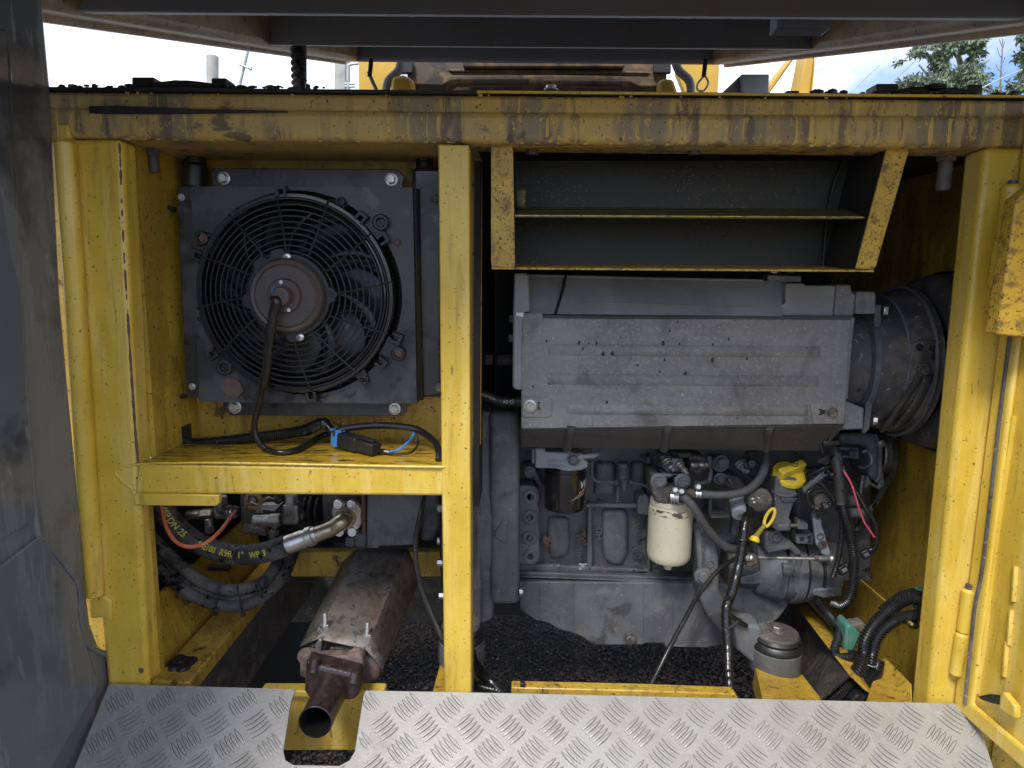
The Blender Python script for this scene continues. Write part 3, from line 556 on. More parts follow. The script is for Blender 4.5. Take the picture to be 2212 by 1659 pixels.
b = MB(); b.rect(860, 128, 892, 158, 2.68, .03); b.obj('pivot_block', m_dark, t, .006); b = MB(); b.rect(1412, 128, 1450, 158, 2.68, .03); b.obj('pivot_block', m_dark, t, .006)
for i, (x, lab) in enumerate([(802, 'dark hook and link hanging left of the boom base'), (1524, 'dark hook with an open wire loop hanging right of the boom base')]):
    t = thing('hanging_hook', lab, 'hook', P(x, 140, 2.3), 'hooks hanging beside the boom base')
    MB().tube(wp((x, 128, 2.3), (x-2, 150, 2.3), (x-4, 166, 2.3)), .011, 8).obj('shank', m_dark, t)
    if i: MB().tube(wp((x-2, 163, 2.3), (x-16, 180, 2.3), (x-17, 194, 2.3), (x-4, 196, 2.3), (x+6, 180, 2.3), (x, 165, 2.3)), .005, 8).obj('wire_loop', m_galv, t)
    else: MB().tube(wp((x-6, 155, 2.3), (x+2, 175, 2.3), (x+10, 192, 2.3), (x+13, 200, 2.3)), .009, 8).obj('link', m_lid, t)
t = bth('sheet_metal_box', 'light grey sheet metal box with a sloped dark side behind the top beam', 'box', 1620, 197, 1.6)
MB().pp([cL(468, 457), cL(641, 457), cL(636, 640), cL(490, 640), cL(470, 555)], 1.6, .3).obj('front_panel', m_boxg, t, .004); MB().pp([cL(466, 462), cL(470, 560), cL(490, 640), cL(330, 640)], 1.62, .25).obj('sloped_side', m_lid, t)
b = MB(); q = wp((*cL(640, 520), 3.2), (*cL(770, 355), 3.2), (*cL(830, 270), 3.2), (*cL(870, 270), 3.2), (*cL(800, 355), 3.2), (*cL(640, 580), 3.2)); b.prism(q, (0, .12, 0)); tag(b.obj('slanted_arm', m_by, None, .01), 'slim yellow arm slanting up right of the grey box', 'boom arm')
t = bth('upright_arm', 'broad yellow arm rising to the hood rim, left of the clouds', 'boom arm', 1740, 195, 3)
MB().pp([cL(800, 650), cL(850, 420), cL(870, 300), cL(917, 300), cL(917, 390), cL(885, 650)], 3, .15).obj('box_section', m_by, t, .01); MB().pp([cL(890, 640), cL(917, 400), cL(919, 300), cL(921, 390), cL(900, 640)], 2.99, .16).obj('edge_flange', m_by, t)
for i, (a, c) in enumerate([((1750, 330), (2000, 110)), ((1690, 330), (1900, 140))]):
    tag(MB().tube([P(*a, 22), P((a[0]+c[0])/2, (a[1]+c[1])/2+6, 22), P(*c, 22)], .012, 6).obj('overhead_wire', m_wire), ('upper' if i == 0 else 'lower')+' thin overhead wire crossing the cloudy sky', 'wire', 'overhead wires')
tag(MB().tube([P(*cL(1920, 560), 12), P(*cL(2060, 490), 12), P(*cL(2200, 430), 12)], .014, 6).obj('slack_cable', m_boxg), 'pale slack cable rising right above the hinge strap', 'cable')
# trees: trunk, limbs and many leaf faces
m_leaf = mat('gum_leaf', (.15, .20, .13), .7, 0, [('n', (.21, .26, .16), 2.2, .42, .6, .8, None), ('n', (.05, .075, .045), 4, .55, .68, .8, None)])
m_bark = mat('gum_bark', (.22, .19, .16), .8, 0, [('n', (.12, .10, .09), 6, .45, .65, .8, None)])
def tree(name, label, base, limbs, clumps, Y, nleaf, ls, group=None):
    t = thing(name, label, 'tree', P(*base, Y), group); tr = MB()
    for pts, r in limbs: tr.tube([P(x, y, Y+dy) for x, y, dy in pts], lambda k, r=r: r*(1-.7*k), 8)
    tr.obj('trunk', m_bark, t)
    cs = []
    for (x, y, rx, ry, dens) in clumps:
        n = int(nleaf*dens*1.25); c = P(x, y, Y); s = mm(x, y, Y)
        k = max(6, n//50); sub = rng.normal(size=(k, 3))*[.55, .55, .55]
        idx = rng.integers(0, k, n); pos = sub[idx]+rng.normal(size=(n, 3))*.17
        cs.append(np.array(c)+pos*[rx*s, rx*s, ry*s])
    c = np.concatenate(cs); n = len(c)
    d = rng.normal(size=(n, 3)); d[:, 2] -= .9; d /= np.linalg.norm(d, axis=1, keepdims=True)
    e = np.cross(d, rng.normal(size=(n, 3))); e /= np.linalg.norm(e, axis=1, keepdims=True)
    l = ls*.5*rng.uniform(.6, 1.4, (n, 1)); q = np.stack([c, c+d*l*.5+e*l*.16, c+d*l, c+d*l*.5-e*l*.16], 1).reshape(-1, 3)
    o = fastmesh('crown', q-np.array(root_loc(t)), np.arange(4*n).reshape(n, 4), m_leaf, t); return t
tree('gum_tree', 'tall gum tree with drooping grey green foliage left of the bare sapling', (2075, 330), [([(2075, 900, 0), (2070, 330, 0), (2065, 220, .2), (2075, 140, .5), (2040, 60, .3)], .14), ([(2068, 230, 0), (2020, 180, .4), (1985, 140, .6)], .06), ([(2070, 150, 0), (2110, 110, .3), (2140, 80, .4)], .05)],
     [(2040, 175, 55, 22, 1.5), (2035, 135, 22, 22, .8), (2000, 180, 45, 16, 1), (2070, 175, 32, 20, .9), (1985, 105, 24, 14, .5), (2045, 100, 25, 18, .6), (2090, 95, 28, 10, .5), (2110, 112, 14, 12, .3), (1955, 185, 24, 14, .5), (2110, 85, 25, 7, .3), (2020, 215, 60, 22, 1)], 16, 950, .26, 'trees beyond the machine')
tree('gum_tree', 'leafy gum tree cut by the right edge beyond the cables', (2230, 330), [([(2230, 900, 0), (2226, 320, 0), (2222, 200, 0), (2230, 60, 0)], .12)], [(2212, 165, 16, 18, .5), (2200, 190, 24, 12, .5), (2216, 110, 12, 22, .4), (2205, 78, 10, 8, .15), (2240, 150, 40, 60, 1.2)], 15, 950, .26, 'trees beyond the machine')
tree('young_gum_tree', 'low pale young gum bush between the gum trees', (2125, 330), [([(2125, 800, 0), (2122, 300, 0), (2118, 160, 0)], .03)], [(2118, 185, 20, 16, .5), (2112, 165, 9, 12, .2), (2150, 200, 20, 10, .4)], 14, 800, .2, 'trees beyond the machine')
t = thing('bare_sapling', 'bare thin sapling with short twigs above the bushes', 'tree', P(2162, 300, 14)); b = MB()
b.tube(wp((2160, 900, 14), (2160, 300, 14), (2161, 190, 14), (2164, 130, 14), (2166, 84, 14)), lambda k: .03*(1-.75*k), 6)
for (x, y, dx, dy) in [(2163, 110, 7, -20), (2163, 125, -9, -22), (2162, 140, 9, -18), (2162, 155, -10, -14), (2165, 100, -6, -16), (2162, 165, 12, -12)]: b.tube(wp((x, y, 14), (x+dx*.6, y+dy*.4, 14), (x+dx, y+dy, 14)), .007, 5)
b.obj('trunk', m_bark, t)
# ================================================================ oil cooler with its electric fan
OC = thing('oil_cooler', 'black oil cooler with a round wire guarded fan in the upper left compartment', 'oil cooler', P(642, 900, .16))
def I(x, y, Y): return P(*cI(x, y), Y)
def ipp(pts, Y, d): return MB().pp([cI(*q) for q in pts], Y, d)
ipp([(293, 135), (1215, 142), (1250, 180), (1240, 240), (290, 240)], .165, .004).obj('mounting_bracket', m_wet, OC, .0015)
ipp([(345, 1295), (1262, 1300), (1262, 1345), (1240, 1373), (378, 1368), (345, 1330)], .150, .004).obj('mounting_bracket', m_wet, OC, .0015)
ipp([(113, 226), (200, 226), (245, 1285), (165, 1280)], .135, .05).obj('side_flange', m_wet, OC, .002)
ipp([(1285, 130), (1440, 130), (1440, 1280), (1315, 1280)], .14, .06).obj('end_tank', m_wet, OC, .008)
b = MB(); b.tube([I(1305, 240, .135), I(1312, 700, .135), I(1325, 1290, .135)], .008, 10); b.obj('sealing_strip', m_rub, OC)
# housing plate with its round opening
Fc = I(716, 768, .105); sI = mm(*cI(716, 768), .105)*.43344
qo = [(185, 228), (1290, 232), (1312, 1310), (228, 1302)]; b = MB(); n = 72
oc = I(735, 768, .105); Rh = 505*sI
cor = [I(*q, .105) for q in qo]
def edgept(a):
    d = V((math.cos(a), 0, math.sin(a))); best = 9
    for i in range(4):
        p, q = cor[i], cor[(i+1) % 4]; e = q-p; den = d.x*e.z-d.z*e.x
        if abs(den) < 1e-9: continue
        t = ((p.x-oc.x)*e.z-(p.z-oc.z)*e.x)/den; s_ = ((p.x-oc.x)*d.z-(p.z-oc.z)*d.x)/den
        if t > 0 and -1e-6 <= s_ <= 1+1e-6: best = min(best, t)
    return oc+d*best
angs = sorted([2*math.pi*i/n for i in range(n)]+[math.atan2(c.z-oc.z, c.x-oc.x) % (2*math.pi) for c in cor]); n = len(angs)
inn = [oc+V((math.cos(a), 0, math.sin(a)))*min(Rh, (edgept(a)-oc).length-.004) for a in angs]; outp = [edgept(a) for a in angs]
d = V((0, .05, 0)); vs = inn+outp+[p+d for p in inn]+[p+d for p in outp]; fs = []
for i in range(n):
    j = (i+1) % n; fs += [(i, j, n+j, n+i), (n+i, n+j, 3*n+j, 3*n+i), (i, 2*n+i, 2*n+j, j)]
b.add(vs, fs); b.obj('housing_plate', m_wet, OC, 0)
b = MB(); b.add([p+V((0, .06, 0)) for p in cor], [(0, 1, 2, 3)]); b.obj('core', m_dark, OC)
b = MB()
for k in range(42):
    y = 240+k*25; b.prism([I(200, y, .148), I(1300, y+4, .148), I(1300, y+13, .148), I(200, y+9, .148)], (0, .01, 0))
stuff(b.obj('cooling_fins', m_blk, OC))
AX = V((0, -1, 0))
b = MB(); R0 = 492*sI
b.lathe(Fc, AX, [(0, R0*1.0), (.012, R0*1.0), (.016, R0*.985), (.016, R0*.955), (.002, R0*.935), (-.02, R0*.93), (-.03, R0*.94), (-.03, R0)], 96, False); b.obj('shroud', m_gls, OC)
b = MB(); b.torus(Fc+AX*.012, AX, R0*.90, .0035, 96, 8); b.obj('shroud_lip', m_gls, OC)
# lugs, clips and bolts round the shroud
def lug(x, y, r, ring=False):
    c = I(x, y, .1); rr = r*sI; b = MB(); d = (Fc-c).normalized(); t = V((d.z, 0, -d.x)); c.y = .103
    b.lathe(c, AX, [(0, rr), (.010, rr), (.012, rr*.9), (.012, rr*.55), (.004, rr*.5)], 20); e = c+d*rr*2.4
    b.prism([c+t*rr, c-t*rr, e-t*rr*1.5, e+t*rr*1.5], (0, -.006, 0)); b.obj('lug', m_blk, OC, .001)
for q in [(245, 487, 36), (1135, 408, 40), (1222, 1060, 36), (358, 1128, 40), (935, 303, 22), (1055, 1190, 22), (430, 348, 20)]: lug(*q)
for (x, y) in [(645, 255), (1040, 385), (1150, 490), (1215, 985), (1140, 1105), (795, 1275), (302, 1060), (226, 570)]:
    c = I(x, y, .1); d = (Fc-c); d.y = 0; d.normalize(); t = V((d.z, 0, -d.x)); s = 26*sI; c.y = .1; b = MB()
    b.prism([c+d*s+t*s, c-d*s+t*s, c-d*s-t*s, c+d*s-t*s, c+d*s-t*s*.45, c-d*s*.3-t*s*.45, c-d*s*.3+t*s*.45, c+d*s+t*s*.45], (0, -.014, 0)); b.obj('clip', m_blk, OC, .0008)
for (x, y, Y, r, m) in [(350, 187, .164, .0095, m_stl), (1185, 193, .164, .0095, m_stl), (405, 1327, .149, .010, m_stl), (1202, 1336, .149, .009, m_stl), (1217, 508, .104, .0052, m_rust), (1222, 1058, .09, .006, m_rust), (247, 487, .09, .006, m_rust), (286, 1043, .104, .006, m_rust), (138, 282, .134, .005, m_stl), (192, 1225, .134, .005, m_stl), (1406, 290, .138, .007, m_engd), (1424, 1232, .138, .007, m_engd)]: bolt(OC, I(x, y, Y), r, m)
b = MB(); ipp([(330, 1190), (380, 1180), (430, 1205), (445, 1250), (420, 1275), (370, 1270), (340, 1235)], .1042, .001).obj('rust_patch', m_rust, OC)
# blades
for k in range(7):
    a0 = 2*math.pi*k/7+.35; b = MB(); g = []; nr, na = 9, 7
    for i in range(nr):
        t = i/(nr-1); r = R0*(.26+.63*t); sw = -.55*t*t; wdt = .42+.16*math.sin(math.pi*t*.8)
        for j in range(na):
            s_ = j/(na-1)-.5; a = a0+sw+s_*wdt*1.25; y = .012+.042*(s_+.5)*(1-.35*t)+.01*math.cos(s_*3)
            g.append(Fc+V((math.cos(a)*r, y-.004, math.sin(a)*r)))
    b.add(g, [(i*na+j, i*na+j+1, (i+1)*na+j+1, (i+1)*na+j) for i in range(nr-1) for j in range(na-1)])
    o = b.obj('fan_blade', m_blade, OC); sm = o.modifiers.new('thick', 'SOLIDIFY'); sm.thickness = .002
MB().lathe(Fc+V((0, .05, 0)), AX, [(0, R0*.30), (.03, R0*.30), (.036, R0*.27)], 40).obj('fan_hub', m_blk, OC)
# guard: rings, spokes, motor bracket
HY = .030                               # how far the guard's middle stands out from its rim
def gd(r): return .014+HY*(1-(r/R0)**2)
for q in [210, 238, 266, 294, 322, 350, 378, 406, 434, 462]:
    r = q*sI; MB().torus(Fc+AX*gd(r), AX, r, .0017, 88, 6).obj('guard_ring', m_blk, OC)
for k in range(12):
    a = R(90+8.5-30*k); tw = -.13; pts = []
    for i in range(6):
        t = i/5; r = R0*(.42+.58*t); aa = a+tw*(1-t)*.7; pts.append(Fc+V((math.cos(aa)*r, 0, math.sin(aa)*r))+AX*(gd(r)+.002))
    MB().tube(pts, .0019, 6, per=3).obj('guard_spoke', m_blk, OC)
b = MB(); rm = 200*sI; outr = []; lob = [math.atan2(-(y-770), x-706) for x, y in [(660, 575), (572, 615), (900, 765), (725, 980), (628, 965), (500, 800)]]
for i in range(120):
    a = 2*math.pi*i/120; k = 0
    for l in lob:
        dd = abs((a-l+math.pi) % (2*math.pi)-math.pi); k = max(k, min(1, max(0, (.19-dd)/.06)))
    outr.append(rm*(1+.13*k))
vs = []
for y_, sc in [(.036, 1.), (.046, 1.), (.048, .985)]: vs += [Fc+AX*y_+V((math.cos(2*math.pi*i/120), 0, math.sin(2*math.pi*i/120)))*outr[i]*sc for i in range(120)]
b.add(vs, [(j*120+i, j*120+(i+1) % 120, (j+1)*120+(i+1) % 120, (j+1)*120+i) for j in range(2) for i in range(120)]+[tuple(range(240, 360)), tuple(range(119, -1, -1))]); b.obj('motor_bracket', m_blk, OC)
rm = 178*sI
mo = MB().lathe(Fc+AX*.045, AX, [(0, rm), (.012, rm), (.018, rm*.97), (.020, rm*.93), (.019, rm*.85), (.021, rm*.83), (.023, rm*.79), (.023, rm*.47), (.026, rm*.45), (.030, rm*.42), (.030, rm*.26)], 64).obj('motor', m_motor, OC)
MB().lathe(Fc+AX*.073, AX, [(0, rm*.26), (.016, rm*.25), (.019, rm*.22), (.020, rm*.12)], 36).obj('bearing_cap', m_motor, mo)
for (dx, dz) in [(-.06, .36), (.12, -.37)]: bolt(OC, Fc+AX*.075+V((dx*rm, 0, dz*rm)), .0035, m_white, kind='screw', name='rivet')
for (x, y) in [(660, 578), (726, 979)]:
    c = I(x, y, .052); bolt(OC, V((c.x, Fc.y-.048, c.z)), .0075, m_brt, kind='screw', name='cross_screw')
    b = MB(); c.y = Fc.y-.0522
    for a in (.5, 2.07): d = V((math.cos(a), 0, math.sin(a))); t = V((-d.z, 0, d.x)); b.prism([c+d*.003+t*.0006, c-d*.003+t*.0006, c-d*.003-t*.0006, c+d*.003-t*.0006], (0, .0008, 0))
    b.obj('cross_slot', m_dark, OC)
for (x, y) in [(572, 615), (897, 765), (628, 962), (503, 800)]: c = I(x, y, .055); MB().lathe(V((c.x, Fc.y-.0475, c.z)), AX, [(0, .007), (.003, .007), (.004, .006), (.004, .003), (.001, .003)], 16).obj('bracket_boss', m_blk, OC)
# inlet and outlet stubs over the cooler, pins at its left
for (x, y0, y1, r) in [(205, 70, 240, 62), (1350, 95, 240, 48)]:
    b = MB(); c0 = I(x, y1, .19); c1 = I(x, y0+45, .19); rr = r*sI; b.cyl(c0, c1, rr, n=24, ch=.004); b.cyl(c1, c1+V((0, 0, .012)), rr*.92, n=24); b.cyl(c1+V((0, 0, .012)), c1+V((0, 0, .05)), rr*.96, n=6, ch=.002); b.cyl(c1+V((0, 0, .024)), c1+V((0, 0, .028)), rr*1.25, n=24, ch=.001)
    b.obj('hose_stub', m_blk, OC, .001)
for (a, c) in [((45, 328), (108, 342)), ((100, 1278), (162, 1272))]:
    MB().tube([I(*a, .15), I(*c, .15)], .0045, 8).obj('locating_pin', m_blk, OC)
# ================================================================ wiring on the shelf
zs = ZS-.001
def IS(x, y, h=.006): return PZ(*cI(x, y), zs+h)
t = thing('fan_lead', 'black fan lead hanging from the motor and looping over the oily shelf', 'cable', IS(600, 1555))
MB().tube([Fc+AX*.078+V((-.016, 0, -.003)), I(615, 800, .012), I(600, 850, .015), I(585, 950, .018), I(572, 1050, .03), I(562, 1150, .045), I(545, 1225, .06), I(528, 1300, .075), I(512, 1360, .085), I(502, 1430, .09), I(520, 1495, .09), IS(560, 1535, .008), IS(620, 1553, .006), IS(700, 1545, .006), IS(780, 1505, .006), IS(840, 1470, .012), IS(900, 1452, .02)], lambda k: .0085 if k < .38 else .0062, 12).obj('sheath', m_wire, t)
b = MB(); b.tube([I(553, 1170, .05), I(551, 1190, .052), I(548, 1210, .056)], .0095, 12); b.obj('splice_sleeve', m_tape, t)
for q in [(-.002,), (.004,)]: MB().tube([Fc+AX*.076+V((-.008, 0, .004+q[0])), Fc+AX*.082+V((-.017, 0, .006+q[0])), I(608, 806+q[0]*1000, .010)], .0024, 8).obj('blue_core', m_blue, t)
t = tag(MB().tube([P(*cI(118, 1425), .17), P(*cI(128, 1462), .165), P(*cI(150, 1492), .16), P(*cI(210, 1508), .16), P(*cI(330, 1500), .16), P(*cI(470, 1483), .16), P(*cI(620, 1465), .16), P(*cI(760, 1443), .155)], .0105, 14, corr=.16, pitch=.0042).obj('corrugated_conduit', m_wire), 'black corrugated conduit coming through the wall hole across the back of the shelf', 'conduit')
t = tag(MB().tube([P(*cI(755, 1444), .155), P(*cI(800, 1425), .153), P(*cI(840, 1410), .15), P(*cI(868, 1420), .145), P(*cI(888, 1452), .14), P(*cI(905, 1475), .135)], lambda k: .0122 if k < .6 else .0085, 12, step=.005, wob=.12).obj('taped_cable_end', m_tape), 'wrinkled taped cable end where the conduit reaches the connector', 'cable')
b = MB(); x, y = cI(112, 1440); b.box((XL-.0005, .145, P(*cI(118, 1490), .165).z-.01), (XL+.0008, .185, P(*cI(118, 1415), .165).z)); b.obj('wall_hole', m_dark, FR)
t = thing('wiring_connector', 'black weatherproof plug with a bright blue lock ring lying on the shelf', 'connector', IS(1000, 1520))
a = IS(915, 1478, .022); c = IS(1110, 1537, .014); ax = (c-a).normalized(); sd_ = ax.cross(V((0, 0, 1))).normalized(); up = sd_.cross(ax)
def cbox(f0, f1, wd, ht, name, m, bev=.002):
    p, q = a.lerp(c, f0), a.lerp(c, f1); b = MB(); b.prism([p+sd_*wd+up*ht, p-sd_*wd+up*ht, p-sd_*wd-up*ht, p+sd_*wd-up*ht], q-p); return b.obj(name, m, t, bev)
cbox(.08, .52, .0145, .0135, 'socket_half', m_blk); cbox(.46, 1.0, .013, .0115, 'plug_half', m_blk); cbox(.50, .60, .0152, .0142, 'collar', m_blk); cbox(-.02, .14, .0155, .015, 'lock_ring', m_blue, .0015)
for k in (-1, 0, 1): p = a.lerp(c, .06)+sd_*.011*k+up*.0155; b = MB(); b.prism([p+sd_*.0035-ax*.012, p-sd_*.0035-ax*.012, p-sd_*.0035+ax*.016, p+sd_*.0035+ax*.016], up*.004); b.obj('lock_tooth', m_blue, t, .0008)
p, q = a.lerp(c, .62), a.lerp(c, .95); b = MB(); b.prism([p+sd_*.006+up*.013, p-sd_*.006+up*.013, p-sd_*.006+up*.017, p+sd_*.006+up*.017], q-p); b.obj('latch', m_blk, t, .001)
MB().tube([c, IS(1140, 1547, .008), IS(1175, 1553, .006)], .0048, 10).obj('seal_boot', m_wire, t)
tag(MB().tube([IS(1165, 1555, .006), IS(1215, 1542, .008), IS(1260, 1510, .02), P(*cI(1290, 1475), .14), P(*cI(1302, 1435), .145)], .0027, 8).obj('blue_wire', m_blue), 'bright blue wire curving from the plug up to the arched cable', 'wire')
tag(MB().tube([IS(1165, 1558, .005), IS(1240, 1562, .005), IS(1290, 1550, .008), P(*cI(1318, 1505), .13), P(*cI(1312, 1450), .14)], .002, 8).obj('thin_black_wire', m_wire), 'thin black wire curving beside the blue one', 'wire')
tag(MB().tube([P(*cI(892, 1462), .125), P(*cI(940, 1438), .13), P(*cI(1010, 1426), .135), P(*cI(1090, 1419), .14), P(*cI(1200, 1421), .145), P(*cI(1300, 1435), .145), P(*cI(1360, 1465), .13), P(*cI(1405, 1505), .09), P(*cI(1422, 1550), .06), P(*cI(1420, 1592), .045)], .0068, 10).obj('arched_cable', m_wire), 'wet black cable arching over the plug down to the middle post', 'cable')
# ================================================================ louvred air intake box
LB = thing('air_intake_box', 'yellow edged air intake box with one louvre blade and a sooty interior over the engine', 'air duct', P(1500, 580, .05))
MB().pp([cK(985, 888), cK(1112, 892), (1113, 578), (1062, 576), cK(976, 1600), cK(976, 905)], .03, .004).obj('flange', m_yelk, LB, .0012)
MB().pp([(1917, 316), (1958, 315), (1965, 321), (1893, 574), (1887, 582), (1848, 580)], .03, .004).obj('flange', m_yelk, LB, .0012)
a0, a1, b0, b1 = P(1112, 318, .03), P(1917, 318, .03), P(1849, 578, .03), P(1112, 576, .03)
DB = .17
def back(p): return V((p.x, DB, p.z))
b = MB(); b.add([a0, back(a0), back(b1), b1], [(0, 1, 2, 3)]); b.add([p+V((-.004, 0, 0)) for p in b.v[:4]], [(0, 1, 2, 3)]); b.obj('end_wall', m_soot, LB)
b = MB(); b.add([a1, back(a1), back(b0), b0], [(0, 1, 2, 3)]); b.add([p+V((.004, 0, 0)) for p in b.v[:4]], [(0, 1, 2, 3)]); b.obj('end_wall', m_soot, LB)
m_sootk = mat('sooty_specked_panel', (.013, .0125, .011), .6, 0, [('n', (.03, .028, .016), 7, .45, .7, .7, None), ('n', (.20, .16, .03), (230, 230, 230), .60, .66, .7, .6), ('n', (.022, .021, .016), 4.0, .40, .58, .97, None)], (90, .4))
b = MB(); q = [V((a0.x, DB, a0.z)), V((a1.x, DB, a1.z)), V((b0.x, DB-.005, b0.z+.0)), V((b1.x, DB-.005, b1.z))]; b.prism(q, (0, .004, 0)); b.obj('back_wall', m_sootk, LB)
b = MB(); b.prism([P(1112, 466, .035), P(1866, 470, .035), P(1872, 468, .05), P(1862, 452, .13), P(1112, 446, .13)], (0, .0, -.003)); b.obj('louvre_blade', m_olive, LB, .001)
MB().prism([P(1112, 464, .033), P(1866, 468, .033), P(1866, 470, .033), P(1112, 467, .033)], (0, .003, 0)).obj('blade_edge', m_yelk, LB)
b = MB(); b.prism([P(1062, 577, .03), P(1888, 583, .03), P(1885, 575, .17), P(1065, 570, .17)], (0, 0, -.004)); b.obj('lower_lip', m_yelk, LB, .001)
b = MB(); b.pp([(1100, 313), (1925, 316), (1925, 319), (1100, 317)], .028, .02); b.obj('upper_lip', m_yelk, LB)
MB().tube([P(1832, 330, DB-.012), P(1808, 380, DB-.012), P(1792, 440, DB-.012), P(1782, 520, DB-.012), P(1778, 575, DB-.012)], .0025, 8).obj('curved_seam', m_soot, LB)
for (x, y) in [(1150, 322), (1500, 322), (1860, 322)]: c = P(x, y, .06); MB().cyl(c+V((0, 0, .004)), c+V((0, 0, -.010)), .011, n=6, ch=.001).obj('nut', m_engd, LB)
c = P(*cK(1140, 1225), .10); MB().box((a0.x, .085, c.z-.02), (a0.x+.022, .10, c.z+.018)).obj('blade_tab', m_olive, LB, .006)
# ================================================================ exhaust: heat shield, clamp, tail pipe
HS = thing('heat_shield', 'long folded galvanised heat shield with rust blotches running back over the exhaust', 'heat shield', P(745, 1430, .1))
fr_ = [P(647, 1396, .085), P(686, 1379, .06), P(791, 1402, .055), P(827, 1446, .07)]
bk_ = [P(745, 1204, .47), P(772, 1184, .45), P(880, 1184, .45), P(913, 1236, .47)]
b = MB(); n = len(fr_); NL = 10
g = [fr_[i].lerp(bk_[i], j/NL)+V((0, 0, random.uniform(-.0006, .0006))) for j in range(NL+1) for i in range(n)]
b.add(g, [(j*n+i, j*n+i+1, (j+1)*n+i+1, (j+1)*n+i) for j in range(NL) for i in range(n-1)]); o = b.obj('folded_sheet', m_shield, HS, ang=10); sm = o.modifiers.new('thick', 'SOLIDIFY'); sm.thickness = .0025; sm.offset = -1
def stud(x, y, Y, l):
    c = P(*cE(x, y), Y); b = MB(); ax = V((.05, -.1, 1)).normalized(); b.lathe(c, ax, [(0, .0145), (.002, .0145), (.003, .013)], 24); b.obj('washer', m_stl, HS)
    b = MB(); b.lathe(c+ax*.003, ax, [(0, .0105), (.009, .0105), (.0105, .009)], 6); b.obj('nut', m_stl, HS)
    b = MB(); prof = []
    for k in range(26): prof += [(k*l/26, .0047 if k % 2 else .0055)]
    b.lathe(c, ax, prof, 12); b.obj('threaded_stud', m_stl, HS)
stud(1160, 1292, .105, .040); stud(1408, 1350, .10, .042)
EX = thing('exhaust_pipe', 'rusty maroon exhaust tail pipe with a clamped flange poking through the step notch', 'exhaust pipe', P(700, 1520, 0))
MB().tube([P(735, 1440, .12), P(728, 1420, .2), P(800, 1240, .5)], .036, 24).obj('rear_pipe', m_rust, EX)
MB().pp([cE(1100, 1385), cE(1130, 1350), cE(1140, 1360), cE(1125, 1480), cE(1095, 1480)], .05, .012).obj('clamp_rod', m_stl, EX, .002); MB().pp([cE(1185, 1400), cE(1340, 1400), cE(1335, 1460), cE(1180, 1460)], .075, .03).obj('muffler_strap', m_shield, EX, .004)
MB().pp([cE(1065, 1395), cE(1100, 1385), cE(1100, 1470), cE(1030, 1470)], .06, .03).obj('flange_side', m_maroon, EX, .004)
MB().pp([cE(1385, 1440), cE(1480, 1520), cE(1478, 1580), cE(1440, 1620), cE(1360, 1640)], .06, .05).obj('flange_side', m_rust, EX, .008)
MB().pp([cE(1008, 1458), cE(1050, 1440), cE(1085, 1450), cE(1095, 1462), cE(1290, 1455), cE(1310, 1440), cE(1360, 1440), cE(1385, 1470), cE(1375, 1560), cE(1345, 1590), cE(1040, 1585), cE(1010, 1575)], .03, .03).obj('rear_clamp_half', m_rustp, EX, .006, 3)
MB().pp([cE(1045, 1475), cE(1090, 1500), cE(1180, 1520), cE(1330, 1555), cE(1360, 1560), cE(1372, 1620), cE(1355, 1690), cE(1330, 1720), cE(1070, 1720), cE(1032, 1660)], -.01, .045).obj('front_clamp_half', m_maroon, EX, .010, 3)
for (x, y) in [(1050, 1450), (1340, 1452)]: bolt(EX, P(*cE(x, y), .045), .0125, m_rustp, V((.05, -.5, .8)), name='clamp_bolt')
for (x, y, xx, yy) in [(1098, 1468, 1088, 1545), (1338, 1540, 1325, 1610)]: MB().tube([P(*cE(x, y), -.008), P(*cE(xx, yy), -.016)], .0085, 12, step=.003, wob=.12).obj('clamp_stud', m_maroon, EX)
pa = P(716, 1490, -.01); pb = P(681, 1560, -.115); ax = (pb-pa).normalized(); rp_ = 36.5*mm(681, 1560, -.115)
MB().lathe(pa, ax, [(0, rp_*1.04), ((pb-pa).length*.5, rp_*1.0), ((pb-pa).length, rp_), ((pb-pa).length+.0008, rp_*.95)], 40, False).obj('tail_pipe', m_maroon, EX)
MB().lathe(pa, ax, [((pb-pa).length+.0006, rp_*.95), ((pb-pa).length-.012, rp_*.93), ((pb-pa).length-.10, rp_*.92)], 40, False).obj('sooty_bore', m_mud, EX)
MB().lathe(pa+ax*.005, ax, [(0, rp_*.9), (.002, rp_*.9)], 30).obj('pipe_inner_end', m_dark, EX)
# ================================================================ hydraulics under the shelf
def E(x, y, Y): return P(*cE(x, y), Y)
def epp(pts, Y, d): return MB().pp([cE(*q) for q in pts], Y, d)
HPm = thing('hydraulic_pump', 'grey and black hydraulic pump with a four bolt flange under the shelf', 'pump', E(1500, 800, .35))
epp([(1405, 470), (1720, 470), (1722, 700), (1700, 760), (1690, 800), (1480, 805), (1470, 820), (1404, 818)], .30, .2).obj('pump_body', m_eng, HPm, .008, 3)
epp([(1320, 735), (1405, 735), (1405, 818), (1322, 812)], .31, .1).obj('port_block', m_eng, HPm, .006); b = MB(); b.cyl(E(1335, 778, .30), E(1285, 775, .30), .012, n=6, ch=.002); b.obj('port_plug', m_eng, HPm)
epp([(1715, 480), (1835, 480), (1840, 700), (1800, 780), (1720, 780)], .36, .1).obj('neck', m_eng, HPm, .012, 3)
epp([(1130, 470), (1405, 470), (1400, 640), (1390, 720), (1300, 740), (1140, 700)], .34, .15).obj('rear_pump', m_engd, HPm, .02, 3)
epp([(650, 470), (1140, 470), (1140, 690), (1040, 700), (1000, 680), (660, 690)], .42, .1).obj('valve_block', m_dark, HPm, .01)
b = MB(); c = E(1040, 590, .36)
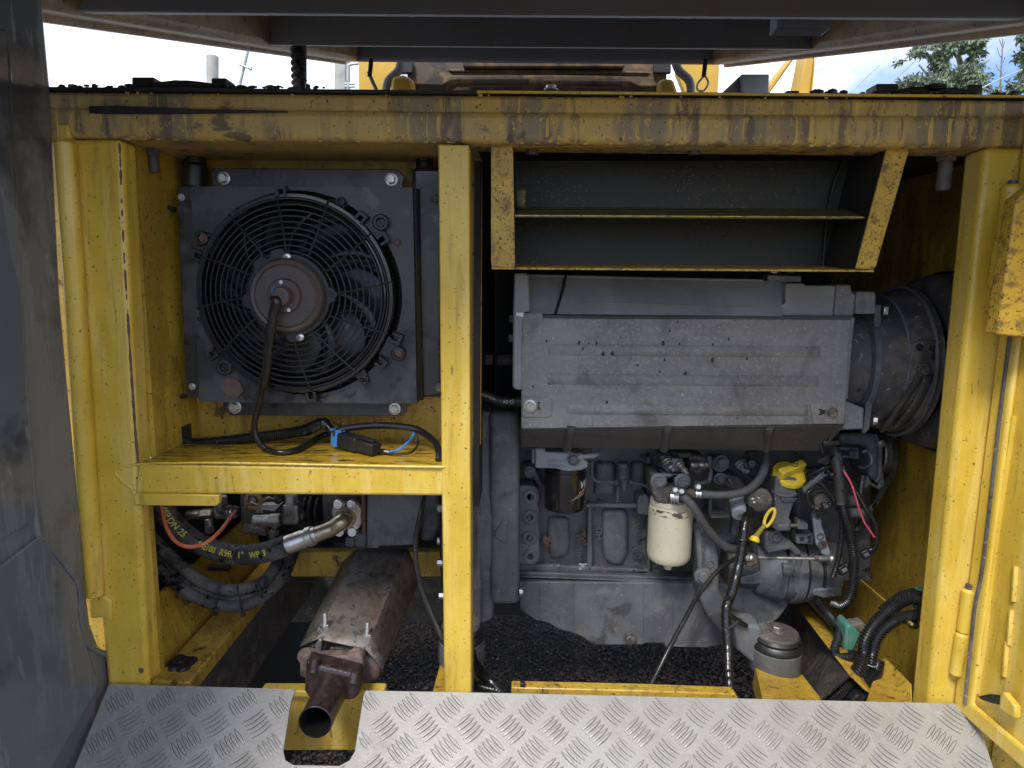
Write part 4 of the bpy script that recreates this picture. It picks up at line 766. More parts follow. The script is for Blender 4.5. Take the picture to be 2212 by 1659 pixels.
for x, r in [(1040, 95), (1075, 105), (1110, 90)]: b.cyl(E(x, 590, .40), E(x+22, 591, .40), r*.00036, n=28, ch=.003)
b.obj('ribbed_housing', m_blk, HPm)
# flange with clamp halves
fc = E(1285, 632, .27); k = mm(*cE(1285, 632), .27)*.36674
for s in (-1, 1):
    pts = []
    for i in range(13): a = math.pi/2*s+ (i/12-.5)*math.pi*.98*1; pts.append(fc+V((math.sin(a), 0, math.cos(a)))*48*k)
    for i in range(13): a = math.pi/2*s+(.5-i/12)*math.pi*.98; rr = 82+18*abs(math.sin(2*(a))); pts.append(fc+V((math.sin(a), 0, math.cos(a)))*rr*k)
    MB().prism(pts, (0, .018, 0)).obj('clamp_half', m_stl, HPm, .002)
for (x, y) in [(1243, 552), (1322, 556), (1325, 716), (1250, 716)]: bolt(HPm, E(x, y, .272), .0105, m_brt, V((0, -1, .1)), 'socket', 'socket_bolt')
MB().lathe(fc+V((0, .006, 0)), AX, [(0, 62*k), (.012, 62*k), (.014, 58*k), (.014, 44*k), (.004, 44*k)], 32).obj('flange_ring', m_ghost, HPm)
MB().pp([cE(1375, 490), cE(1392, 490), cE(1398, 735), cE(1380, 730)], .295, .02).obj('rusty_gasket', m_rust, HPm)
# hose with ferrule
HH = thing('hydraulic_hose', 'thick black hydraulic hose with yellow lettering and a steel crimped end', 'hose', E(600, 850, .2))
MB().tube([fc+AX*.004, fc+AX*.03+V((-.004, 0, -.002)), E(1265, 655, .20), E(1200, 700, .195), E(1140, 725, .19), E(1070, 750, .185)], 47*k*.92, 20).obj('bent_tube', m_ghost, HH)
fa = E(1082, 744, .185); fb = E(862, 826, .18); kr = 57*k*.93; ax = (fb-fa).normalized(); l = (fb-fa).length
prof = [(-.012, kr*.82), (-.004, kr*.86), (-.003, kr*1.05), (.008, kr*1.07), (.009, kr*.96), (.016, kr*.93), (.020, kr*1.0)]
prof += [(l*.95, kr*1.0), (l*.985, kr*1.04), (l, kr*1.02), (l, kr*.7)]
MB().lathe(fa, ax, prof, 36).obj('ferrule', m_stl, HH)
hpath = [fb-ax*.03, fb, E(745, 852, .19), E(610, 850, .20), E(470, 812, .21), E(350, 748, .20), E(260, 660, .19), E(200, 560, .185), E(150, 400, .18)]
hr = .0225
MB().tube(hpath, hr, 24).obj('hose_body', m_hose, HH)
cp = resample(catmull(hpath, 16), .002); cum = [0]
for p, q in zip(cp, cp[1:]): cum.append(cum[-1]+(q-p).length)
def wrap(s0, ang0, sgn=-1):
    def fn(x, y):
        s = s0+sgn*x; i = 0
        s = min(max(s, 0), cum[-1]-.003); i = int(np.searchsorted(cum, s)); i = min(max(i, 1), len(cp)-2)
        p = cp[i-1].lerp(cp[i], (s-cum[i-1])/max(1e-6, cum[i]-cum[i-1])); t_ = (cp[i+1]-cp[i-1]).normalized()
        n_ = (CAM-p); n_ = (n_-t_*n_.dot(t_)).normalized(); u_ = t_.cross(n_); u_ = u_ if u_.z > 0 else -u_
        a = ang0+y/hr; return p+(n_*math.cos(a)+u_*math.sin(a))*(hr+.0007)
    return fn
def s_at(x, y, Y):
    q = E(x, y, Y); return cum[min(range(len(cp)), key=lambda i: (cp[i]-q).length)]
for txt, x, y, Y in [('WP 3', 750, 850, .19), ('1"', 680, 855, .195), ('R9R', 566, 845, .2), ('SAE100', 400, 790, .205), ('DN 25', 236, 630, .19), ('4SP', 192, 560, .185)]:
    lettering(HH, txt, wrap(s_at(x, y, Y), -.30), .0128, m_ymark, fine=True, bold=.018)
# fittings
FT = thing('hose_fittings', 'cluster of tarnished tee and elbow hydraulic fittings on the valve block', 'fittings', E(830, 640, .33))
def ecyl(x0, y0, x1, y1, r, name, m, Y=.33, n=24, Y1=None, parent=None): MB().cyl(E(x0, y0, Y), E(x1, y1, Y if Y1 is None else Y1), r*.00037, n=n, ch=.002).obj(name, m, parent or FT)
ecyl(738, 655, 842, 652, 36, 'tee_arm', m_stl); ecyl(832, 652, 900, 650, 42, 'tee_nut', m_stl, n=6); ecyl(865, 680, 862, 720, 22, 'tee_stem', m_fit); ecyl(862, 705, 860, 740, 30, 'stem_nut', m_fit, n=6, Y=.32)
epp([(905, 565), (1000, 560), (1004, 670), (985, 682), (900, 684), (900, 650)], .305, .035).obj('elbow_block', m_fit, FT, .006, 3); ecyl(962, 562, 962, 500, 40, 'elbow_nut', m_stl, n=6, Y=.32); ecyl(1000, 620, 1040, 622, 30, 'elbow_stem', m_fit)
epp([(498, 590), (590, 580), (592, 640), (570, 652), (500, 650)], .33, .03).obj('elbow_block', m_fit, FT, .006, 3); ecyl(545, 590, 548, 510, 42, 'elbow_nut', m_fit, n=6); ecyl(600, 610, 640, 612, 30, 'elbow_stem', m_fit)
ecyl(500, 612, 430, 616, 34, 'tee_nut', m_fit, n=6); ecyl(430, 616, 345, 622, 30, 'tee_arm', m_fit); ecyl(470, 640, 480, 690, 26, 'tee_stem', m_fit); ecyl(478, 680, 482, 725, 30, 'stem_nut', m_engd, n=6)
lettering(FT, 'L3', lambda x, y: E(935+x*2600, 628-y*2600, .3043), .0075, m_dark, 'stamped_mark'); lettering(FT, '15L', lambda x, y: E(520+x*2600, 615-y*2600, .3293), .0075, m_dark, 'stamped_mark')
c = E(745, 530, .34); MB().lathe(c, AX, [(0, .022), (.008, .022), (.010, .020), (.010, .013), (.0, .013)], 24).obj('brass_collar', mat('dull_brass', (.42, .26, .13), .45, .4), FT); MB().lathe(c+AX*.004, AX, [(0, .013), (.012, .011), (.013, .008)], 6).obj('centre_nut', m_fit, FT)
MB().tube([E(675, 582, .31), E(715, 555, .31), E(735, 548, .31), E(770, 560, .31), E(795, 535, .31), E(830, 518, .31), E(855, 525, .31), E(870, 505, .31)], .0028, 8).obj('spring_clip', m_ghost, FT)
b = MB(); b.pp([cE(752, 585), cE(790, 560), cE(900, 560), cE(860, 600), cE(790, 590), cE(800, 610), cE(750, 610)], .36, .02); b.obj('bright_bracket', m_stl, FT, .001); ecyl(890, 535, 890, 536, 20, 'dark_plug', m_blk, n=6); bolt(FT, E(888, 535, .35), .008, m_dark, kind='socket')
ecyl(680, 700, 820, 712, 34, 'lower_port', m_engd, Y=.36); MB().cyl(E(650, 595, .30), E(615, 590, .30), .010, n=6, ch=.001).obj('tube_nut', m_dark, FT)
tag(MB().tube([E(190, 480, .2), E(203, 590, .14), E(222, 680, .12), E(262, 757, .11), E(320, 800, .105), E(390, 806, .105), E(470, 778, .11), E(545, 710, .14), E(600, 640, .2), E(632, 598, .28)], .0037, 10).obj('orange_tube', m_orange), 'thin orange tube sagging in front of the lettered hose', 'tube')
t = thing('hose_bundle', 'three dusty black hoses tied together with cable ties, sweeping over the floor rail', 'hoses', E(560, 1120, .15))
for i, (o1, dy) in enumerate([(-50, 0), (5, .012), (48, -.004)]):
    path = []
    for (x, y, Y, nx, ny) in [(60, 740, .20, -.6, .8), (215, 905, .18, -.6, .8), (310, 985, .17, -.6, .8), (420, 1060, .16, -.4, .9), (550, 1105, .16, -.1, 1), (680, 1105, .17, .2, 1), (790, 1060, .20, .45, .85), (880, 970, .26, .8, .5), (930, 870, .34, .9, .3), (960, 760, .42, 1, .1)]:
        sc = 1 if x < 700 else .75; path.append(E(x+nx*o1*sc, y+ny*o1*sc, Y+dy))
    MB().tube(path, .0130, 16).obj('hose', m_hose, t)
for (x, y, Y, nx, ny) in [(395, 1045, .185, -.42, .9), (530, 1110, .16, -.15, 1), (662, 1115, .165, .2, 1), (780, 1068, .195, .4, .85), (895, 955, .28, .8, .5)]:
    s_ = 1 if x < 700 else .8
    MB().tube([E(x-nx*84*s_, y-ny*84*s_, Y), E(x-nx*50*s_-6, y-ny*50*s_, Y-.018), E(x-3, y, Y-.02), E(x+nx*50*s_-6, y+ny*50*s_, Y-.018), E(x+nx*84*s_, y+ny*84*s_, Y)], .002, 6).obj('cable_tie', m_blk, t); c = E(x+nx*86*s_, y+ny*86*s_, Y-.004); MB().box(c-V((.004, .004, .006)), c+V((.004, .004, .006))).obj('tie_head', m_blk, t, .001)
tag(MB().tube([E(480, 930, .32), E(600, 935, .32)], .008, 10).obj('stub_hose', m_rub), 'short dark hose stub between the big hose and the bundle', 'hose')
tag(MB().tube([E(1745, 500, .12), E(1728, 590, .10), E(1706, 690, .095), E(1694, 790, .09), E(1700, 920, .08), E(1735, 1070, .07), E(1790, 1210, .05), E(1850, 1345, .03), E(1890, 1430, .03)], .0052, 10).obj('hanging_cable', m_wire), 'black cable hanging down past the pump behind the middle post', 'cable')
# ================================================================ diesel engine
EN = thing('diesel_engine', 'dark grey four cylinder diesel engine with a ribbed air cowl, right of the middle post', 'engine', P(1450, 1400, .4))
def A(x, y, Y): return P(*cA(x, y), Y)
def Bp(x, y, Y): return P(*cB(x, y), Y)
def C(x, y, Y): return P(*cC(x, y), Y)
def D(x, y, Y): return P(*cD(x, y), Y)
def app(pts, Y, d): return MB().pp([cA(*q) for q in pts], Y, d)
def bpp(pts, Y, d): return MB().pp([cB(*q) for q in pts], Y, d)
def dpp(pts, Y, d): return MB().pp([cD(*q) for q in pts], Y, d)
def vcyl(x, y0, y1, r, Y, n=32, ch=.002, parts=None):    # upright cylinder: px axis column, px top and bottom rows, px radius
    a = P(x, y0, Y); c = P(x, y1, Y); k = mm(x, (y0+y1)/2, Y); return MB().lathe(V((a.x, Y, a.z)), (0, 0, -1), [(0, r*k-ch), (ch, r*k), (a.z-c.z-ch, r*k), (a.z-c.z, r*k-ch)], n)
YC = .20
# cowl: side panel with three pressed ribs, grimy lower lip, blue grey top panel
Lx0, Lx1 = 1126, 1838
prof = [(682, .212), (690, .203), (760, .20), (925, .20)]
def sheet(rows, n=2): return rows
b = MB(); f_ = [P(Lx0, 681, .212), P(Lx1, 684, .212), P(Lx1, 690, .2005), P(Lx0, 687, .2005)]; b.prism(f_, (0, .02, 0)); b.obj('cowl_edge', m_cowl, EN)
MB().prism([P(Lx0, 687.5, .20), P(Lx1, 690.5, .20), P(1824, 916, .20), P(Lx0, 926, .20)], (0, .02, 0)).obj('cowl_panel', m_cowl, EN, .0015)
b = MB(); b.prism([P(1126, 926, .2005), P(1806, 920, .2005), P(1770, 974, .262), P(1127, 966, .262)], (0, .006, .006)); b.obj('cowl_lower_lip', m_cowlb, EN)
b = MB(); b.add([P(1806, 918, .2004), P(1826, 912, .2004), P(1820, 925, .205), P(1776, 972, .262)], [(0, 1, 2, 3)]); o = b.obj('cowl_corner', m_cowlb, EN)
for x in (1234, 1443, 1663): MB().tube([P(x+1, 918, .203), P(x-2, 930, .210), P(x-6, 950, .240), P(x-9, 969, .266)], .0105, 10).obj('pressed_gusset', m_cowlb, EN)
def rib(x0, x1, y0, y1, hgt):
    s = .012; b = MB(); a0, a1, c0, c1 = P(x0, y0, YC), P(x1, y0+.008*(x1-x0), YC), P(x0, y1, YC), P(x1, y1+.008*(x1-x0), YC)
    k = (a1-a0).normalized()
    n = 6; vs = []
    for i in range(n+1):
        t = i/n; o_ = V((0, -hgt*math.sin(math.pi*t)**.55, 0)); p = a0.lerp(c0, t); q = a1.lerp(c1, t); e = .016*(1-math.sin(math.pi*t)*.4)
        vs += [p+k*0-V((.0, 0, 0)), p+k*e*.9+o_, q-k*e*.9+o_, q]
    b.add(vs, [(4*i+j, 4*i+j+1, 4*i+j+5, 4*i+j+4) for i in range(n) for j in range(3)]); b.obj('pressed_rib', m_cowl, EN, ang=60)
rib(1183, 1772, 743, 768, .0065); rib(1183, 1768, 807, 831, .0065); rib(1222, 1745, 871, 895, .0065)
MB().pp([(1128, 676), (1172, 677), (1172, 743), (1130, 743)], .1985, .002).obj('cowl_tab', m_cowl, EN, .002)
MB().pp([(1128, 858), (1186, 859), (1193, 865), (1193, 896), (1186, 902), (1128, 902)], .1965, .004).obj('bolt_pad', m_cowl, EN, .003); MB().pp([(1162, 868), (1168, 869), (1163, 874), (1168, 886), (1161, 885)], .1958, .001).obj('pad_slot', m_dark, EN)
bolt(EN, P(1145, 877, .1962), .0098, m_stl); MB().pp([cD(315, 1215), cD(530, 1215), cD(530, 1380), cD(345, 1380)], .1965, .004).obj('bolt_pad', m_cowl, EN, .003); bolt(EN, D(482, 1290, .196), .0095, m_fit); MB().pp([cD(385, 1258), cD(440, 1275), cD(440, 1300), cD(385, 1315), cD(398, 1288)], .1958, .001).obj('pad_slot', m_dark, EN)
MB().pp([cC(385, 122), cC(465, 122), cC(490, 142), cC(497, 400), cC(450, 408), cC(440, 600), cC(440, 965), cC(400, 965), cC(372, 945), cC(376, 400)], .193, .05).obj('cowl_end_bracket', m_cowlt, EN, .004, 3)
MB().pp([cC(398, 408), cC(452, 408), cC(450, 440), cC(400, 430)], .1922, .001).obj('chipped_paint', m_white, EN)
for (x, y) in [(345, 592), (350, 452)]:
    a = C(x, y, .24); MB().cyl(a, a+V((.02, 0, 0)), .0085, n=6, ch=.001).obj('side_bolt', m_eng, EN); MB().cyl(a+V((.012, 0, 0)), a+V((.03, 0, 0)), .012, n=16).obj('side_washer', m_engd, EN)
b = MB(); b.prism([P(1140, 595, .258), P(1648, 607, .258), P(1690, 607, .258), P(1690, 683, .213), P(1140, 678, .213)], (0, .03, 0)); b.obj('cowl_top_panel', m_cowlt, EN)
MB().tube([P(1222, 596, .257), P(1213, 635, .234), P(1200, 678, .211)], .003, 8).obj('strap', m_blk, EN); MB().tube(wp((1140, 595, .258), (1400, 601, .258), (1648, 606, .258)), .0028, 8).obj('folded_edge', m_cowlt, EN)
MB().tube(wp((1250, 655, .2245), (1400, 657, .224), (1500, 662, .222), (1640, 665, .2215)), .0016, 6, step=.006, wob=.9).obj('paint_ridge', m_cowlt, EN)
dpp([(0, 240), (258, 250), (258, 298), (135, 300), (128, 445), (92, 445), (90, 300), (0, 300)], .262, .04).obj('cowl_bracket', m_cowlt, EN, .003)
dpp([(98, 465), (132, 460), (136, 305), (280, 305), (284, 322), (515, 322), (497, 556), (96, 552)], .225, .06).obj('cowl_top_box', m_cowlt, EN, .004, 3)
dpp([(522, 315), (622, 315), (636, 328), (640, 372), (655, 382), (672, 385), (655, 560), (503, 556)], .226, .06).obj('cowl_top_box', m_cowl, EN, .004, 3)
dpp([(676, 368), (808, 368), (826, 385), (822, 540), (664, 540)], .225, .07).obj('blower_housing_block', m_cowl, EN, .006, 3)
dpp([(625, 570), (668, 560), (650, 720), (612, 1190), (566, 1190), (600, 900)], .207, .03).obj('cowl_edge_strip', m_cowl, EN, .003)
dpp([(585, 1200), (735, 1258), (728, 1420), (545, 1425), (420, 1450), (585, 1385)], .215, .06).obj('blower_housing_block', m_cowl, EN, .004)
bolt(EN, D(45, 215, .27), .010, m_stl, V((0, -.3, 1)), name='stud_nut'); b = MB(); b.cyl(D(45, 225, .27), D(45, 180, .27), .007, n=12); b.obj('stud', m_stl, EN); MB().cyl(D(155, 235, .30), D(155, 190, .30), .010, n=14).obj('stud', m_engd, EN)
# water drops on the cowl
b = MB()
m_drop = mat('water_drop', (.01, .01, .011), .04)
for (x, y, s) in [(617, 612, 1), (852, 625, 1.3), (920, 630, .7), (978, 628, 1.1), (879, 672, 1.5), (1025, 700, 1.8), (1093, 697, 1.9), (1457, 628, 1.6), (1575, 632, .9), (1815, 640, 1), (1930, 600, 1.1), (1812, 750, 1.5), (1468, 748, 1), (1273, 788, 1), (1617, 845, 1.4), (1434, 832, .9), (926, 900, .8), (1138, 910, 2), (1052, 1052, 1.2), (953, 1115, 1.8), (1490, 1232, 1.4), (1560, 474, .9), (1505, 540, .9), (2060, 740, 1), (2080, 930, 1), (520, 940, .8)]:
    b.sph(C(x, y, .1995 if not 645 < y < 710 else .195), .0027*s, 10, (.7, .45, 1.25))
stuff(b.obj('water_drops', m_drop, EN))
# blower: round duct lying along X with rings, strap and flange against the wall
yc_ = .36; ca = P(1900, 792, .215)
zc_ = P(1900, 780, .36).z
def xring(x0, x1, r0, r1, name, m, prof=None, par=None):     # px columns measured on the duct's front
    X0 = P(x0, 780, yc_-r0).x; X1 = P(x1, 780, yc_-r1).x
    pr = prof or [(0, r0), (X1-X0, r1)]
    return MB().lathe(V((X0, yc_, zc_)), (1, 0, 0), pr, 72, False).obj(name, m, par or EN, ang=30)
xring(1838, 1902, .128, .128, 'blower_neck', m_engd)
xring(1893, 1906, .147, .147, 'clamp_strap', m_eng, [(0, .12), (0, .148), (.012, .148), (.012, .12)])
xring(1903, 1972, .140, .146, 'blower_ring', m_engd, [(0, .12), (0, .142), (.012, .144), (.05, .148), (.056, .148), (.06, .135)])
xring(1968, 2030, .150, .165, 'blower_ring', m_engd, [(0, .14), (.003, .150), (.03, .158), (.055, .166), (.06, .168), (.062, .15)])
for x, r in ((1967, .1475), (2027, .168)): MB().torus(V((P(x, 780, yc_-r).x, yc_, zc_)), (1, 0, 0), r-.001, .0045, 72, 8).obj('ring_bead', m_eng, EN)
X0 = XW-.075
MB().lathe(V((X0, yc_, zc_)), (1, 0, 0), [(0, .15), (.004, .178), (.02, .190), (.04, .196), (XW-X0-.004, .200)], 72, False).obj('duct_flange', m_engd, EN, ang=30)
fx = MB(); fx.lathe(V((XW-.010, yc_, zc_)), (1, 0, 0), [(0, .205), (.009, .205)], 72); fx.obj('wall_ring', m_dark, EN)
dpp([(822, 470), (866, 470), (866, 610), (850, 640), (812, 640)], .226, .01).obj('strap_end', m_eng, EN, .002); dpp([(752, 1210), (802, 1210), (775, 1420), (738, 1452), (725, 1450)], .222, .01).obj('strap_end', m_eng, EN, .002)
bolt(EN, D(880, 512, .235), .009, m_stl, V((1, -.4, 0))); bolt(EN, D(800, 1350, .235), .009, m_stl, V((1, -.4, 0)))
b = MB(); q = [D(1100, 770, .205), D(1160, 738, .203), D(1330, 742, .20), D(1338, 900, .198), D(1280, 985, .20), D(1190, 935, .202), D(1070, 975, .206), D(1090, 860, .205)]; b.prism(q, (0, .006, 0)); b.obj('slotted_plate', m_engd, EN, .002)
b = MB()
for x, y in [(1158, 797), (1262, 803), (1270, 862)]: c = D(x, y, .199); b.cyl(c, c+V((0, .003, 0)), .0075, n=16)
b.obj('plate_holes', m_dark, EN)
MB().tube([D(1200, 945, .20), D(1130, 1060, .208), D(1040, 1190, .222), D(950, 1330, .245), D(890, 1400, .27)], .020, 12, flat=.35).obj('clamp_band', m_engd, EN); MB().tube([D(1235, 1000, .20), D(1190, 1120, .208), D(1110, 1260, .225), D(1000, 1390, .26)], .017, 12, flat=.35).obj('clamp_band', m_engd, EN)
bolt(EN, D(1192, 968, .19), .010, m_engd)
# flywheel housing
FX = lambda x, y=1100, Y=.29: P(x, y, Y).x
zf = P(1030, 1098, .5).z; YF_ = .52
def fring(x0, x1, r, name, m, ch=.004, Yf=.29): X0, X1 = FX(x0, 1100, Yf), FX(x1, 1100, Yf); MB().lathe(V((X0, YF_, zf)), (1, 0, 0), [(0, r-ch), (ch, r), (X1-X0-ch, r), (X1-X0, r-ch)], 72).obj(name, m, EN)
fring(949, 962, .232, 'adapter_plate', m_dark); fring(962, 1016, .222, 'flywheel_housing', m_eng); fring(1016, 1026, .243, 'housing_flange', m_eng); fring(1026, 1062, .222, 'flywheel_housing', m_eng)
MB().pp([(1012, 886), (1064, 888), (1066, 1340), (1030, 1352), (1014, 1345)], .318, .25).obj('rear_end_housing', m_eng, EN, .02, 4); MB().pp([(1056, 890), (1122, 892), (1122, 1308), (1060, 1308)], .302, .25).obj('rear_end_housing', m_eng, EN, .014, 4)
MB().pp([(1018, 905), (1034, 905), (1040, 1340), (1030, 1348), (1020, 1340)], .300, .05).obj('housing_rib', m_eng, EN, .004)
MB().pp([(1086, 1122), (1096, 1126), (1096, 1172), (1088, 1176), (1068, 1160), (1068, 1150)], .298, .02).obj('housing_lug', m_eng, EN, .004)
for (x, y) in [(945, 1098), (944, 1168), (944, 1215), (948, 1286)]: c = P(x, y, .30); MB().cyl(c, c+V((.014, 0, 0)), .0085, n=6, ch=.001).obj('flange_bolt', m_brt, EN)
bolt(EN, A(70, 1462, .305), .008, m_stl, (1, -.2, 0))
# crankcase
YBk = .46
MB().pp([(1118, 905), (1880, 915), (1880, 1255), (1118, 1240)], YBk, .35).obj('crankcase', m_engk, EN)
app([(60, 1290), (1600, 1345), (1600, 1390), (60, 1335)], .42, .06).obj('pan_rail', m_eng, EN, .003); app([(60, 1338), (940, 1372), (990, 1412), (1030, 1422), (1040, 1395), (1060, 1388), (1080, 1395), (1085, 1424), (1130, 1422), (1170, 1392), (1600, 1398), (1600, 1378), (60, 1330)], .405, .02).obj('pan_flange', m_eng, EN, .002)
for pts in [[(655, 700), (690, 700), (700, 1290), (645, 1290)], [(1165, 300), (1200, 300), (1200, 1310), (1168, 1310)], [(70, 1220), (1200, 1270), (1200, 1300), (60, 1290)]]: app(pts, .435, .03).obj('cast_rib', m_eng, EN, .005, 3)
MB().cyl(A(640, 714, .43), A(1080, 718, .43), .0062, n=12).obj('cast_web', m_eng, EN)
for pts in [[(780, 760), (990, 755), (1010, 860), (1010, 1130), (980, 1180), (960, 1240), (880, 1250), (800, 1200), (780, 1130)], [(310, 820), (500, 830), (500, 1100), (470, 1180), (330, 1190), (300, 1000)], [(720, 340), (900, 350), (900, 640), (710, 640)], [(1030, 340), (1150, 340), (1150, 620), (1030, 600)]]: app(pts, .445, .03).obj('raised_panel', m_eng, EN, .012, 3)
app([(1095, 640), (1150, 620), (1188, 650), (1185, 790), (1170, 802), (1090, 795), (1085, 700)], .40, .07).obj('cast_lug', m_eng, EN, .005, 3)
vcyl(*cA(960, 0)[:1], cA(0, 345)[1], cA(0, 480)[1], 14.5, .41).obj('valve_boss', m_eng, EN); vcyl(*cA(968, 0)[:1], cA(0, 478)[1], cA(0, 560)[1], 8.5, .40).obj('banjo_fitting', m_eng, EN); vcyl(*cA(970, 0)[:1], cA(0, 545)[1], cA(0, 585)[1], 6.5, .40, n=6).obj('banjo_bolt', m_eng, EN)
vcyl(*cA(918, 0)[:1], cA(0, 540)[1], cA(0, 690)[1], 3.6, .43).obj('thin_post', m_eng, EN)
MB().tube([A(690, 200, .42), A(690, 430, .41), A(700, 480, .41), A(740, 508, .41), A(820, 514, .405), A(900, 516, .40)], .0042, 10).obj('fuel_pipe', m_eng, EN); MB().tube([A(1035, 520, .40), A(1100, 525, .40), A(1150, 545, .40), A(1200, 568, .40)], .0042, 10).obj('fuel_pipe', m_eng, EN)
for x0, x1 in [(888, 912), (1010, 1036)]: MB().cyl(A(x0, 517, .40), A(x1, 519, .40), .0075, n=6, ch=.001).obj('pipe_nut', m_eng, EN)
# raised cast characters, read upward
def upward(x, y, Y, k=3600): 
    p = A(x, y, Y); e = (A(x, y-100, Y)-p).normalized(); f = (A(x-100, y, Y)-p).normalized(); return lambda u, v: p+e*u+f*v
for s, x, y, h in [('04102460', 600, 1195, .0125), ('HD', 778, 1010, .0160), ('02414', 1110, 1010, .0125), ('12', 1098, 1158, .0115)]: lettering(EN, s, upward(x, y, .4445 if s != 'HD' else .449), h, m_eng, 'cast_lettering', (0, -.0035, 0))
c = A(1080, 1130, .446); MB().torus(c, AX, .0125, .0016, 32, 6).obj('cast_ring', m_eng, EN)
# core plugs
app([(62, 545), (180, 550), (225, 580), (240, 640), (225, 710), (240, 790), (228, 880), (238, 960), (235, 1040), (245, 1120), (240, 1190), (200, 1232), (58, 1230)], .40, .07).obj('plug_boss', m_eng, EN, .003)
for x, y in [(157, 640), (155, 815), (152, 995), (160, 1155)]: bolt(EN, A(x, y, .40), .0178, m_eng, kind='plug', name='core_plug')
bolt(EN, A(155, 425, .40), .0085, m_eng, kind='torx', name='torx_bolt'); app([(90, 370), (190, 370), (280, 560), (230, 560), (180, 480), (110, 490)], .415, .04).obj('cast_web', m_eng, EN, .008)
# rust and sediment on the pan rail
for pts, m in [([(240, 980), (310, 985), (325, 1060), (300, 1100), (240, 1060)], m_rust), ([(600, 920), (640, 930), (640, 1040), (610, 1080), (575, 1000)], m_rust), ([(330, 1228), (410, 1232), (415, 1262), (340, 1270)], m_conc), ([(560, 1240), (640, 1220), (640, 1270), (580, 1272)], m_conc), ([(740, 1240), (840, 1245), (855, 1310), (720, 1305)], m_rust), ([(1050, 1270), (1110, 1265), (1130, 1300), (1060, 1305)], m_mud)]:
    c = A(sum(p[0] for p in pts)/len(pts), sum(p[1] for p in pts)/len(pts), .436); w_ = (max(p[0] for p in pts)-min(p[0] for p in pts))*.00013; h_ = (max(p[1] for p in pts)-min(p[1] for p in pts))*.00013; b = MB()
    for k in range(14): b.sph(c+V((random.uniform(-w_, w_), random.uniform(-.001, .008), random.uniform(-h_, h_))), random.uniform(.3, .55)*min(w_, h_), 8, (1.3, .35, 1))
    b.obj('scale_patch', m, EN)
# oil pan
pan = [(1122, 1256), (1123, 1317), (1158, 1342), (1170, 1342), (1187, 1347), (1206, 1360), (1239, 1368), (1258, 1376), (1272, 1386), (1288, 1394), (1389, 1394), (1393, 1390), (1434, 1390), (1437, 1398), (1528, 1400), (1561, 1392), (1620, 1376), (1680, 1338), (1702, 1310), (1703, 1262)]
MB().pp(pan, .40, .34).obj('oil_pan', m_eng, EN, .012, 3)
for x, y1 in [(1166, 1338), (1239, 1362), (1389, 1388), (1452, 1394), (1604, 1380)]: MB().tube(wp((x, 1262, .401), (x, (1262+y1)/2, .401), (x-1, y1, .402)), .003, 8).obj('pan_seam', m_eng, EN)
bolt(EN, P(1361, 1379, .398), .0125, m_fit, name='drain_plug')
# oil filter with its head
oh = app([(200, 225), (285, 225), (285, 255), (470, 262), (500, 255), (560, 270), (660, 350), (655, 390), (600, 415), (500, 428), (440, 420), (380, 402), (200, 398)], .31, .09).obj('oil_filter_head', m_cowlt, EN, .006, 3)
app([(170, 235), (200, 235), (200, 362), (172, 360)], .325, .06).obj('head_cap', m_cowlt, EN, .003); c = A(532, 315, .305); bolt(EN, c, .0105, m_eng, name='banjo_bolt'); MB().lathe(A(532, 310, .318), AX, [(0, .015), (.010, .015), (.012, .013)], 20).obj('banjo_eye', m_eng, EN)
MB().cyl(A(565, 300, .31), A(615, 292, .31), .0085, n=8, ch=.001).obj('pipe_nut', m_cowlt, EN); MB().tube([A(612, 292, .31), A(690, 288, .315), A(725, 278, .32), A(745, 262, .34)], .0058, 12).obj('oil_pipe', m_cowlt, EN)
lettering(EN, '04287662 B1', lambda u, v: A(308, 345, .3095)+V((u, 0, v)), .0072, m_cowlt, 'cast_lettering', (0, -.0016, 0)); lettering(EN, '7228678', lambda u, v: A(308, 388, .3095)+V((u, 0, v)), .0075, m_cowlt, 'cast_lettering', (0, -.0016, 0))
xo, k = cA(467, 0)[0], None; Yo = .365
kf = mm(1223, 1065, Yo-.048)
ro = 46.5*kf; za = P(1223, 1018, Yo-.048).z; zb_ = P(1223, 1112, Yo-.048).z; xo = P(1222.5, 1065, Yo-.048).x
of = MB().lathe(V((xo, Yo, za)), (0, 0, -1), [(0, ro*.97), (.006, ro*.98), (.007, ro*.94), (.010, ro*.94), (.011, ro*.99), (.014, ro), (za-zb_-.010, ro), (za-zb_-.003, ro*.95), (za-zb_, ro*.86)], 48).obj('oil_filter', m_gls, EN)
def onfil(u, v, a0, z0, X=None, Yc=None, r=None):
    a = a0+u/r; return V((X+math.sin(a)*r, Yc-math.cos(a)*r, z0+v))
zt_ = P(1255, 1048, Yo-.03).z
lettering(of, 'WIX', lambda u, v: onfil(u+v*.25, v, R(40), zt_-.008+u*.12, xo, Yo, ro+.0006), .0175, m_white, 'logo', fine=True, bold=.02)
b = MB(); n = 10; vs = []
for i in range(n+1):
    t = i/n; vs += [onfil(t*.045, 0, R(12), zt_-.034+t*.012+.0, xo, Yo, ro+.0004), onfil(t*.045, 0, R(12), zt_-.0335+t*.030, xo, Yo, ro+.0004)]
b.add(vs, [(2*i, 2*i+2, 2*i+3, 2*i+1) for i in range(n)]); b.obj('logo_wedge', mat('dull_grey_print', (.16, .145, .13), .5), of)
b = MB(); vs = []
for i in range(n+1):
    t = i/n; vs += [onfil(t*.025, 0, R(38), zt_-.017+t*t*.010, xo, Yo, ro+.0008), onfil(t*.025, 0, R(38), zt_-.0145+t*t*.010, xo, Yo, ro+.0008)]
